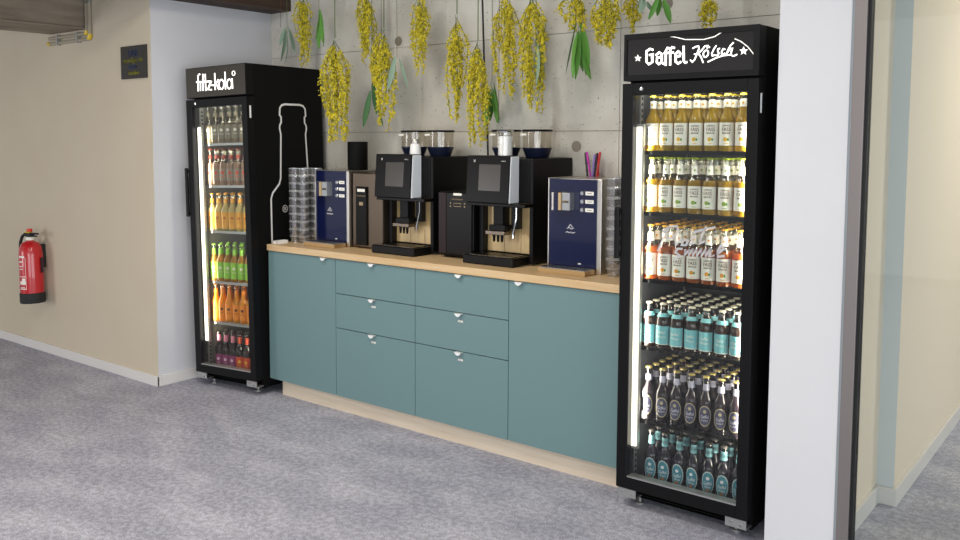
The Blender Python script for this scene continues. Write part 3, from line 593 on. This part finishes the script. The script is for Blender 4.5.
KL = [
 dict(n='cola_bottle', h=.235, liq=liquid('clear_drink_a', '8a7c62', .4), neck=M['clearneck'], cap=cm('black_cap', '2a2724'), lab=(.12, .46), style='fritz', lc=mat('grey_clear_label', '7d7460', .5), tc=mat('white_ink', 'e2dccb', .5), acc='label_w', nl=(.72, .82), nlc=mat('grey_clear_label', '7d7460'), fill=.5, d='pale glass cola bottle with white print', rows=2),
 dict(n='cola_bottle', h=.232, liq=liquid('clear_drink_b', '9a7a62', .4), neck=M['clearneck'], cap=cm('red_cap', 'b23626'), lab=(.12, .44), style='fritz', lc=mat('rosy_clear_label', '8d7c6a', .5), tc=mat('red_ink', 'cf3a26', .5), acc='label_w', nl=(.72, .82), nlc=mat('red_neck', 'a8442f', .5), fill=.62, d='clear soda bottle with red print', rows=3),
 dict(n='lemonade_bottle', h=.236, liq=liquid('lemonade_pale', 'c9b878', .5), neck=M['clearneck'], cap=cm('amber_cap', 'd89a26'), lab=(.06, .50), style='fritz', lc=mat('amber_paper', 'e0a030', .6), tc=mat('rust_ink', 'b5651c', .6), acc='label_w', nl=(.74, .86), nlc=mat('amber_paper', 'e0a030'), fill=.72, d='pale lemonade bottle with amber label', rows=3),
 dict(n='lemonade_bottle', h=.236, liq=liquid('apple_amber', 'b5812c', .5), neck=M['clearneck'], cap=cm('green_cap', '86b83a'), lab=(.08, .52), style='fritz', lc=mat('green_paper', '8cc23c', .6), tc=mat('white_ink', 'e2dccb'), acc='label_w', nl=(.72, .88), nlc=mat('green_paper', '8cc23c'), fill=.72, d='amber apple bottle with bright green label', rows=3),
 dict(n='orangeade_bottle', h=.238, liq=liquid('orangeade', 'e79a14', .5), neck=M['clearneck'], cap=cm('dark_orange_cap', 'b86a1e'), lab=(.08, .50), style='fritz', lc=mat('orange_paper', 'ea8a1c', .6), tc=mat('black_ink', '5a2c14', .6), acc='label_w', nl=(.76, .88), nlc=mat('orange_paper', 'ea8a1c'), fill=.76, d='bright orange soda bottle with orange label', rows=3),
 dict(n='cola_bottle', h=.240, liq=liquid('cola_dark', '241914', .15), neck=M['darkneck'], cap=cm('black_cap', '2a2724'), lab=(.02, .40), style='fritz', lc=mat('purple_paper', '8c3366', .6), tc=mat('pink_ink', 'e6b9d0', .6), acc='label_w', nl=(.74, .92), nlc=mat('pink_paper', 'c97a8e', .6), fill=.80, d='dark cola bottle with purple label', rows=2),
]
KL6b = dict(KL[5]); KL6b.update(lc=mat('red_orange_paper', 'd8502a', .6), tc=mat('yellow_ink', 'e8b43a', .6), nlc=mat('red_neck_paper', 'd6583c', .6), d='dark cola bottle with red orange label')
SHN = ['top', 'second', 'third', 'fourth', 'fifth', 'bottom']
def stock(root, side, kinds, zs_, x_first, pitch, y0, yaw0, seed, grp):
    r = random.Random(seed); mw = Matrix.Translation(root.location) @ root.rotation_euler.to_matrix().to_4x4()
    e = root.rotation_euler
    for si, k in enumerate(kinds):
        protos = [bottle(k['n'], k)]; used = [False]
        if side == 'left' and si == 5: protos.append(bottle(KL6b['n'], KL6b)); used.append(False)
        z = zs_[si]
        for row in range(k['rows']):
            for c in range(7):
                pi = 1 if (len(protos) > 1 and c >= 3) else 0; kk = KL6b if pi else k
                o = protos[pi] if not used[pi] else dup(protos[pi]); used[pi] = True
                xo = x_first[si]+c*pitch; yo = y0+row*.0655
                v = mw @ Vector((xo+r.uniform(-.0012, .0012), yo+r.uniform(-.0012, .0012), z+.0002))
                o.location = v; o.rotation_euler = (e[0], e[1], e[2]+yaw0+r.uniform(-.12, .12))
                tag(o, f"{kk['d']}, {side} fridge {SHN[si]} shelf, {'front' if row == 0 else ORD[row]} row, {ORD[c]} from left", 'bottle', f"{grp}, {SHN[si]} shelf")
stock(RF, 'right', KR, SH_R+[.0985], [-.200, -.200, -.198, -.200, -.196, -.178], .0638, .052, .15, 3, 'bottles in the right fridge')
stock(LF, 'left', KL, SH_L+[.0985], [-.205, -.200, -.198, -.196, -.192, -.176], .0632, .056, .45, 5, 'bottles in the left fridge')

# ------------------------------------------------------------------ things on the worktop
def dispenser(x, label, side_note):
    t = empty('water_dispenser', (x, 0, ZT), label=label, cat='water dispenser', group=None)
    w_ = .272; y0, y1 = .20, .50
    MB().box(.006, w_-.0, y0+.008, y1, .004, .452, 'steel').build('body', t, bevel=.003)
    MB().box(.006, w_-.004, y0, y0+.0075, .024, .452, 'blueglass').build('front_glass', t, bevel=.001)
    MB().box(w_+.0005, w_+.024, y0-.008, y1, .0, .455, 'steel').build('side_frame', t, bevel=.002)
    MB().box(0, .0055, y0-.006, y1, .0, .455, 'steel').build('side_frame', t, bevel=.002)
    b = MB().box(.05, .060, y0-.055, y0, .30, .388, 'steel').box(.060, .085, y0-.05, y0, .302, .386, 'blueglass').box(.085, .10, y0-.052, y0, .302, .386, 'bronze').box(.10, .145, y0-.045, y0, .302, .386, 'tray')
    b.box(.105, .14, y0-.047, y0-.045, .338, .35, 'dsteel').build('spout_block', t, bevel=.002)
    for k in range(3):
        z = .385-.040*k
        p = MB().lathe([(0, 0), (.011, 0), (.011, .006), (.009, .008), (0, .008)], 'chrome', 16, T=Matrix.Translation((.19, y0-.0, z)) @ Matrix.Rotation(PI/2, 4, 'X')).build('push_button', t)
        b = MB().box(.205, .250, y0-.0015, y0-.0002, z-.009, z+.009, 'label_w'); b.box(.216, .240, y0-.0019, y0-.0015, z-.0012, z+.0012, 'cgrey'); b.build('button_label', p)
    b = MB(); T_ = plane_T((.125, y0-.0008, .205))
    b.ribbon([(-.012, .012), (0, .026), (.012, .012)], .0028, .0005, 'whitep', T_).ribbon([(-.02, .004), (-.007, .012), (.006, .003), (.02, .010)], .0025, .0005, 'whitep', T_)
    b.ribbon([(-.026, -.002), (-.016, .004), (-.008, -.003), (.004, .003), (.012, -.003), (.026, .003)], .0026, .0005, 'whitep', plane_T((.125, y0-.0008, .192))); b.box(.17, .185, y0-.001, y0-.0002, .04, .046, 'whitep')
    b.build('logo', t)
    b = MB().box(.006, w_-.004, .092, y0-.009, 0, .024, 'trayf').build('drip_tray', t, bevel=.002)
    g = MB().box(.012, w_-.012, .098, y0-.012, .0242, .0265, 'tray')
    for i in range(12): g.box(.018+i*.0200, .025+i*.0200, .105, y0-.02, .0265, .0275, 'dsteel')
    g.build('tray_grid', b)
    return t
dispenser(.228, 'blue glass-fronted steel water dispenser near the left fridge', 'left')
dispenser(1.897, 'blue glass-fronted steel water dispenser near the right fridge', 'right')

def coffee(x, label, powder_low):
    t = empty('coffee_machine', (x, 0, ZT), label=label, cat='coffee machine')
    W_ = .350
    # recessed body: side cheeks, top, back, floor
    b = MB().box(0, .028, .25, .615, .012, .545, 'black').box(W_-.022, W_, .232, .615, .012, .545, 'black').box(.028, W_-.022, .30, .615, .012, .545, 'black').box(.028, W_-.022, .232, .30, .318, .545, 'black')
    b.build('body', t, bevel=.004)
    for xa, xb in ((.030, .135), (.138, .240), (.243, W_-.026)):
        MB().box(xa, xb, .290, .298, .052, .317, 'bronze').build('splash_panel', t)
    # lower ledge
    MB().box(-.002, W_+.004, .15, .231, .300, .317, 'gloss').build('ledge', t, bevel=.003)
    # tilted head with touch screen
    hd = MB(); pts = [(.135, .318), (.10+.035, .318), (.150, .56), (.25, .56), (.25, .318)]
    poly = [(.135, .318), (.152, .560), (.231, .560), (.231, .318)]
    Tq = Matrix(((0, 0, 1, 0), (1, 0, 0, 0), (0, 1, 0, 0), (0, 0, 0, 1)))
    hd.prism([(p[0], p[1]) for p in poly], -.004, .262, 'gloss', T=Tq); h_ = hd.build('head', t, bevel=.003)
    s2 = MB(); s2.prism([(.143, .320), (.160, .556), (.228, .556), (.228, .320)], .2622, .2665, 'silver', T=Tq).build('silver_side_panel', h_)
    dy = .017/.242
    def hp(z): return .135+(z-.318)*dy
    sc = MB(); y_a, y_b = hp(.38)-.001, hp(.515)-.001
    sc.add([(.075, y_a, .38), (.21, y_a, .38), (.21, y_b, .515), (.075, y_b, .515), (.075, y_a+.004, .38), (.21, y_a+.004, .38), (.21, y_b+.004, .515), (.075, y_b+.004, .515)], [(0, 1, 2, 3), (4, 5, 1, 0), (3, 2, 6, 7), (1, 5, 6, 2), (0, 3, 7, 4), (4, 7, 6, 5)], 'screen')
    sc.build('touch_screen', h_)
    b = MB(); b.ribbon([(-.005, .006), (-.002, -.001), (.002, -.001), (.005, .006)], .0022, .0004, 'whitep', plane_T((.045, hp(.532)-.0018, .532), (1, 0, 0), (0, dy, 1))).ribbon([(-.004, -.005), (.004, -.005)], .0022, .0004, 'whitep', plane_T((.045, hp(.532)-.0018, .532), (1, 0, 0), (0, dy, 1))); flat_text(b, '1500 S', .010, 'whitep', plane_T((.225, hp(.532)-.0018, .532), (1, 0, 0), (0, dy, 1)))
    b.build('logo', h_)
    # spout
    b = MB().box(.110, .170, .225, .289, .17, .299, 'black_plastic').box(.085, .205, .19, .25, .150, .170, 'dsteel').box(.10, .20, .20, .26, .170, .200, 'black_plastic')
    for xx in (.12, .145, .17): b.lathe([(.004, 0), (.006, .004), (.009, .045), (0, .045)], 'black_plastic', 10, T=Matrix.Translation((xx, .22, .110)))
    b.build('coffee_spout', t, bevel=.002)
    b = MB().tube([(.245, .24, .30), (.245, .24, .24), (.24, .235, .20), (.236, .225, .16), (.238, .222, .135)], [.005, .005, .006, .008, .006], 'chrome'); b.build('steam_wand', t)
    b = MB().box(.205, .250, .25, .289, .18, .299, 'black_plastic').build('water_outlet', t, bevel=.003)
    # drip tray
    b = MB(); b.box(-.002, W_-.036, .108, .25, 0, .046, 'black_plastic').box(.03, W_-.04, .25, .289, .006, .045, 'black_plastic'); dt = b.build('drip_tray', t, bevel=.006)
    b = MB().box(.03, W_-.06, .125, .246, .0462, .049, 'dsteel')
    for i in range(9): b.box(.040+i*.027, .053+i*.027, .135, .240, .049, .0495, 'black_plastic')
    b.build('tray_grid', dt)
    # feet
    for fx in (.03, W_-.03):
        for fy in (.30, .56): MB().lathe([(0, 0), (.014, 0), (.012, .012), (0, .012)], 'rubber', 12).build('foot', t, (fx, fy, 0))
    # bean hoppers
    for k in range(2):
        p = MB(); T_ = Matrix.Translation((.062+.196*k, .41, .545))
        p.lathe([(.055, .0), (.058, .004), (.074, .044), (.077, .050), (.077, .054)], 'navy', 32, T=T_); hp_ = p.build('bean_hopper', t)
        MB().lathe([(.0745, .054), (.0765, .138)], 'hopper', 32, T=T_, close=False).build('hopper_wall', hp_)
        MB().lathe([(0, .138), (.080, .138), (.080, .146), (.076, .149), (0, .149)], 'black_plastic', 32, T=T_).build('hopper_lid', hp_)
        b = MB().box(.062+.196*k-.078*.55-.015, .062+.196*k-.078*.55+.022, .41-.0725, .41-.0715, .545+.118, .545+.128, 'label_w').build('hopper_sticker', hp_)
    return t
coffee(.785, 'black bean-to-cup coffee machine on the left, over the left drawers', 1)
coffee(1.435, 'black bean-to-cup coffee machine on the right, beside the right water dispenser', 0)

# milk / powder canisters standing on the machines
c1 = empty('milk_powder_jar', (1.02, .25, ZT+.5602), label='small white jar with steel cap on top of left coffee machine', cat='jar')
c1.location.y = .215
MB().lathe([(0, 0), (.031, 0), (.032, .004), (.028, .05), (.025, .058), (.0, .058)], 'white', 24).build('jar', c1)
MB().lathe([(0, .0583), (.023, .0583), (.024, .062), (.024, .080), (.022, .083), (0, .083)], 'steel', 24).build('lid', c1)
c2 = empty('milk_powder_jar', (1.632, .205, ZT+.5602), label='tall clear jar of white powder with steel rim on right coffee machine', cat='jar')
MB().lathe([(0, .001), (.036, .001), (.036, .098), (0, .103)], 'milk', 24).build('powder', c2)
MB().lathe([(.038, 0), (.038, .118)], 'clear', 24, close=False).build('jar', c2)
MB().lathe([(.036, .118), (.043, .120), (.044, .126), (.040, .130), (.02, .128), (0, .124)], 'chrome', 24, close=False).build('lid', c2)

# milk coolers
t = empty('milk_cooler', (.530, .215, ZT), label='steel milk cooler with black centre column left of the left coffee machine', cat='milk cooler')
MB().box(0, .245, 0, .33, .006, .445, mat('bronze_steel', '5c5044', .3, .8)).build('body', t, bevel=.005)
MB().box(.036, .125, -.012, -.0005, .02, .365, 'gloss').build('centre_column', t, bevel=.004)
b = MB().box(.052, .112, -.0135, -.0122, .335, .352, 'label_w'); b.build('sticker', t)
b = MB(); flat_text(b, 'doremousse', .014, mat('tan_print', 'a08c6a', .5), plane_T((.0805, -.0128, .312))); b.box(.066, .096, -.0128, -.0122, .255, .275, mat('tan_print', 'a08c6a')); b.build('logo', t)
for fx in (.03, .225):
    for fy in (.03, .30): MB().lathe([(0, 0), (.012, 0), (.012, .0055), (0, .0055)], 'rubber', 10).build('foot', t, (fx, fy, 0))
t = empty('milk_cooler', (1.185, .22, ZT), label='glossy wine-black milk cooler between the two coffee machines', cat='milk cooler')
MB().box(.002, .235, 0, .33, .01, .362, 'black').build('body', t, bevel=.012, seg=3)
MB().box(.006, .060, -.012, -.0006, .022, .356, 'redblack').box(.060, .232, -.012, -.0006, .022, .356, 'gloss').build('front_door', t, bevel=.003)
MB().box(.11, .165, -.0135, -.0122, .342, .355, 'label_w').build('sticker', t)
b = MB(); flat_text(b, 'doremousse', .015, mat('tan_print', 'a08c6a'), plane_T((.135, -.0128, .322))); b.ribbon([(.113, .300), (.16, .300), (.16, .283), (.113, .283), (.113, .300)], .002, .0004, mat('tan_print', 'a08c6a'), plane_T((0, -.0122, 0)))
for xx in (.09, .185):
    for zz in (.3, .283): b.box(xx-.004, xx+.004, -.0128, -.0122, zz-.004, zz+.004, mat('tan_print', 'a08c6a'))
b.build('control_print', t)
for fx in (.03, .205):
    for fy in (.03, .30): MB().lathe([(0, 0), (.012, 0), (.012, .0095), (0, .0095)], 'rubber', 10).build('foot', t, (fx, fy, 0))
cn = MB().lathe([(0, 0), (.060, 0), (.062, .003), (.062, .168), (.060, .172), (.056, .172), (.055, .160), (0, .160)], 'blackm', 36).build('canister', loc=(.438, .355, ZT+.4558))
tag(cn, 'matt black cylindrical canister standing on top of the left water dispenser', 'canister')

# stacks of drinking glasses
def cup():
    h = .082
    b = MB().lathe([(.0, .002), (.0265, .002), (.0275, .0), (.0285, .004), (.0300, .03), (.0345, .040), (.0360, h), (.0345, h), (.0330, .042), (.0285, .032), (.027, .006), (0, .005)], 'cup', 14, close=False)
    b.lathe([(.0362, h-.0012), (.0366, h), (.0345, h+.0002)], mat('cup_rim_glint', 'f2f5f6', .15), 14, close=False).lathe([(.0347, .0395), (.0352, .0412)], mat('cup_rim_glint', 'f2f5f6', .15), 14, close=False)  # white rings painted in for the glints along rim and shoulder
    return b.build('drinking_glass', sharp=50)
cup0 = cup(); first = True
def stack(x, y, n, lab, grp):
    global first
    for k in range(n):
        o = cup0 if first else cup0.copy()
        if not first: C.objects.link(o)
        first = False
        o.location = (x, y, ZT+.0012+k*.0475); o.rotation_euler = (0, 0, rnd.uniform(0, 6))
        tag(o, f'clear drinking glass, {ORD[k]} from the bottom of the {lab}', 'glass', grp)
for i, (x, y, l) in enumerate([(.075, .165, 'front left stack by the left fridge'), (.150, .17, 'middle front stack by the left fridge'), (.105, .245, 'rear left stack by the left fridge'), (.182, .25, 'rear right stack beside the left dispenser')]):
    stack(x, y, 9, l, 'stacked drinking glasses near the left fridge')
for i, (x, y, l) in enumerate([(2.262, .185, 'front stack beside the right dispenser'), (2.262, .262, 'middle stack beside the right dispenser'), (2.338, .225, 'stack nearest the right fridge')]):
    stack(x, y, 9, l, 'stacked drinking glasses near the right fridge')
tr = MB().box(.022, .062, .03, .12, 0, .004, 'white').box(.022, .025, .03, .12, .004, .018, 'white').box(.022, .062, .03, .033, .004, .018, 'white').box(.059, .062, .03, .12, .004, .018, 'white').box(.022, .062, .117, .12, .004, .018, 'white').build('napkin_tray', loc=(.0, .0, ZT))
tag(tr, 'small white tray at the left end of the worktop', 'tray')

# tall jar of coloured sticks behind the right dispenser
def px2(xp, yp, Y):
    """point of plane y=Y seen at photo position (used once to read positions off the photograph)"""
    d = fw*F + rt*(xp-480-SX) - up*(yp-270-SY); k = (Y-co.matrix_world.translation.y)/d.y
    return co.matrix_world.translation + d*k
YJ = .562; pj_ = px2(592.5, 182, YJ)
mc = MB().lathe([(0, 0), (.034, 0), (.036, .36), (.034, .36), (.032, .004), (0, .004)], 'blackm', 24).build('stick_jar', loc=(pj_.x, YJ, ZT+.0003))
tag(mc, 'tall dark jar of coloured sticks standing behind the right dispenser', 'jar')
STK = [((586.8, 152), (590.8, 178), 0, 'ppink', 'magenta stick leaning left, behind the right dispenser'), ((585.4, 152.5), (587.6, 178), .012, 'pdk', 'dark stick leaning left behind the magenta stick'), ((594.6, 154), (592.4, 178), .010, 'plil', 'lilac stick upright in the middle of the jar'), ((597.2, 153), (594.3, 178), -.008, 'pblk', 'black stick between the lilac and scarlet sticks'), ((600.2, 152), (596.8, 178), 0, 'pred', 'scarlet stick leaning furthest right in the jar'), ((599.0, 153.5), (598.0, 178), .014, 'pred', 'scarlet stick just left of the rightmost one')]
for a, b_, dy_, m_, lab in STK:
    A = px2(*a, YJ+dy_); B = px2(*b_, YJ+dy_*.5); A = Vector(A); B = Vector(B); d = (A-B).normalized(); L_ = (A-B).length; B2 = B-d*.08; L_ += .08
    o = MB().lathe([(0, 0), (.0045, .0), (.0052, .01), (.0052, L_*.7), (.006, L_*.7), (.006, L_-.004), (.004, L_), (0, L_)], m_, 12).build('stirring_stick', loc=B2)
    o.rotation_euler = Vector((0, 0, 1)).rotation_difference(d).to_euler(); tag(o, lab, 'stick', 'coloured sticks in the jar')

# ------------------------------------------------------------------ hanging mimosa
ROD = 2.62
rod = empty('hanging_rail', (0, .4, ROD), label='thin black rail above the counter carrying the hanging mimosa', cat='rail')
MB().tube([(-.40, 0, 0), (2.95, 0, 0)], .008, 'cable').build('bar', rod)
for x in (-.2, 1.2, 2.7): MB().tube([(x, 0, 0), (x, 0, 2.95-ROD)], .003, 'cable').build('hanger', rod)
ICO = None
def ico():
    global ICO
    if ICO is None:
        bm = bmesh.new(); bmesh.ops.create_icosphere(bm, subdivisions=1, radius=1); ICO = ([tuple(v.co) for v in bm.verts], [tuple(v.index for v in f.verts) for f in bm.faces]); bm.free()
    return ICO
def leaf_mesh(mb, base, direction, L, wd, m, bend, r):
    d = Vector(direction).normalized(); s_ = d.cross(Vector((r.uniform(-1, 1), r.uniform(-1, 1), .1))).normalized(); nrm = s_.cross(d)
    n = 8; vs = []; fs = []
    for i in range(n+1):
        t = i/n; c_ = Vector(base)+d*L*t+nrm*bend*L*(t*t); wi = wd*(math.sin(PI*min(1, t*.92+.04))**.8)
        for q in (-1, 0, 1): vs.append(c_+s_*wi*q+nrm*(abs(q)*wi*.35))
    for i in range(n):
        for q in range(2): a = i*3+q; fs.append((a, a+1, a+4, a+3))
    mb.add(vs, fs, m, True)
def spray(root, x, y, ztop, zbot, wd, seed, dens=1.0):
    """weeping mimosa: strands that hang from the rail, each with short twigs of tiny round blossoms"""
    r = random.Random(seed); H = ztop-zbot; st = MB(); bl = MB(); iv, if_ = ico()
    wd *= 1.2; ns = max(8, int(wd*95))
    st.tube([(0, 0, ROD-.008-ztop+ztop), (0, 0, ztop)], .003, 'stem', 5) if ROD-.008 > ztop else None
    for s_ in range(ns):
        a = r.uniform(0, 2*PI); rr = wd/2*math.sqrt(r.random()); f = r.uniform(.55, 1.0) if s_ else 1.0
        tx, ty = rr*cos(a), rr*sin(a)*.8
        z0 = ztop-r.uniform(0, H*.18); z1 = ztop-H*f; pts = []; n = 9
        ph = r.uniform(0, 6)
        for i in range(n+1):
            t = i/n; k = min(1, t*2.6)**.7*(1-.45*t*t); pts.append(Vector((tx*k+.008*math.sin(ph+5*t), ty*k+.008*math.cos(ph+4*t), z0+(z1-z0)*t)))
        st.tube(pts, [.0016]*n+[.0006], 'stem', 4, cap=False)
        nt = int(H*f*125*dens)
        for q in range(nt):
            t = r.uniform(.06, 1); i = min(n-1, int(t*n)); p = pts[i].lerp(pts[i+1], t*n-i)
            aa = r.uniform(0, 2*PI); ln = r.uniform(.012, .042)*(1-.5*t); d = Vector((cos(aa), sin(aa), -r.uniform(.5, 1.6))).normalized(); e = p+d*ln
            nb = r.randint(3, 6)
            for w_ in range(nb):
                c_ = p.lerp(e, (w_+1)/nb)+Vector((r.uniform(-.004, .004), r.uniform(-.004, .004), r.uniform(-.004, .004))); rad = r.uniform(.0028, .0047)
                bl.add([(c_.x+v[0]*rad, c_.y+v[1]*rad, c_.z+v[2]*rad) for v in iv], if_, 'bloom', True)
    st.build('stems', root); o = bl.build('blossoms', root); o['kind'] = 'stuff'
def leaves(root, x, ztop, zbot, n, m, seed, spread=.035, wd=.012):
    r = random.Random(seed); b = MB(); H = ztop-zbot
    for i in range(n):
        a = r.uniform(0, 2*PI); z = ztop-r.uniform(0, H*.35); L = min(z-zbot, r.uniform(.55, 1.0)*H*.85)
        leaf_mesh(b, (x+spread*.3*cos(a), spread*.3*sin(a), z), (spread*2*cos(a), spread*2*sin(a), -L*1.6), L, wd*r.uniform(.8, 1.2), m, r.uniform(-.12, .12), r)
    b.tube([(x, 0, ROD-.008), (x, 0, ztop-H*.3)], .0016, 'stem', 5)
    return b
BUN = [ # px centre, top, bottom, px width, depth, label
 (302, -6, 65, 22, .42, 'yellow mimosa bunch furthest left, above the left fridge', []),
 (335, 38, 142, 34, .22, 'large full mimosa bunch hanging in front of the left fridge side', []),
 (366, -8, 66, 26, .42, 'short mimosa bunch high above the black canister', []),
 (384, 28, 130, 28, .38, 'mimosa bunch with green leaves hanging above the left coffee machine', [(372, 78, 128, 4, 'leafd'), (397, 45, 90, 3, 'leafg')]),
 (419, -8, 74, 20, .44, 'narrow mimosa bunch ending above the left bean hoppers', []),
 (457, 14, 122, 20, .42, 'thin mimosa bunch above the gap between the coffee machines', []),
 (478, 40, 148, 24, .36, 'mimosa bunch beside the black cable, reaching lowest of all', []),
 (508, -8, 98, 24, .42, 'mimosa bunch right of the black cable, above right coffee machine', []),
 (533, -8, 112, 26, .38, 'mimosa bunch with grey-green leaves above the right bean hoppers', [(536, 28, 88, 5, 'leafg')]),
 (575, -8, 30, 26, .42, 'short mimosa bunch with bright green leaves below it', [(579, 20, 84, 9, 'leaf')]),
 (606, -8, 48, 27, .32, 'short wide mimosa bunch left of the lettered fridge header', []),
 (632, -8, 32, 13, .50, 'tiny mimosa bunch tip just above the lettered fridge header', []),
 (711, -8, 30, 15, .46, 'small mimosa bunch furthest right, above the right fridge', []),
]
for i, (xp, y0, y1, wp, Y, lab, lv) in enumerate(BUN):
    a = px2(xp, y0, Y); b_ = px2(xp, y1, Y); w_ = wp/175.0
    t = empty('mimosa_bunch', (a.x, Y, 0), label=lab, cat='hanging plant', group=None)
    spray(t, a.x, Y, min(a.z, ROD-.01), b_.z, w_, 100+i)
    for (lx, ly0, ly1, n, m_) in lv:
        p = px2(lx, ly0, Y); q = px2(lx, ly1, Y); leaves(t, p.x-a.x, p.z, q.z, n, m_, 200+i, wd=.018).build('leaf_spray', t)
LFS = [(287, 22, 64, 5, 'leafg', 'grey-green leaf spray hanging furthest left above the left fridge'), (319, 6, 52, 4, 'leaf', 'green willow-like leaf spray left of the large mimosa bunch'),
       (492, 80, 128, 9, 'leaf', 'bright green leaf spray on a twine above the right coffee machine'), (645, -6, 16, 3, 'leafg', 'grey-green leaf tips above the middle of the lettered header'), (661, -6, 26, 3, 'leaf', 'fresh green leaf tips hanging right over the lettered header')]
for i, (lx, ly0, ly1, n, m_, lab) in enumerate(LFS):
    YY = (.44, .44, .52, .30, .30)[i]
    p = px2(lx, ly0, YY); q = px2(lx, ly1, YY)
    t = empty('leaf_spray', (p.x, YY, 0), label=lab, cat='hanging plant')
    leaves(t, 0, min(p.z, ROD-.02), q.z, n, m_, 300+i, wd=.016).build('leaves', t)
for i, (xp, y1, lab) in enumerate([(285.5, 28, 'thin brown twine above the grey-green leaves on the left'), (503, 120, 'thin brown twine hanging by the bright green leaf spray'), (386, 40, 'thin brown twine hanging above the leafy mimosa bunch')]):
    p = px2(xp, y1, .45); o = MB().tube([(0, 0, p.z), (0, 0, ROD)], .0015, 'twine', 5).build('twine', loc=(p.x, .45 if False else .4085, 0)); tag(o, lab, 'twine')
p = px2(483, 0, .55); q = px2(487, 135, .55)
o = MB().tube([(p.x, .55, 2.95), (p.x-.004, .55, p.z), (p.x+.01, .552, (p.z+q.z)/2), (q.x, .555, q.z), (q.x+.0, .57, 1.3), (q.x, .60, .96)], .0055, 'cable', 8).build('power_cable')
tag(o, 'black power cable dropping from the ceiling behind the coffee machines', 'cable')
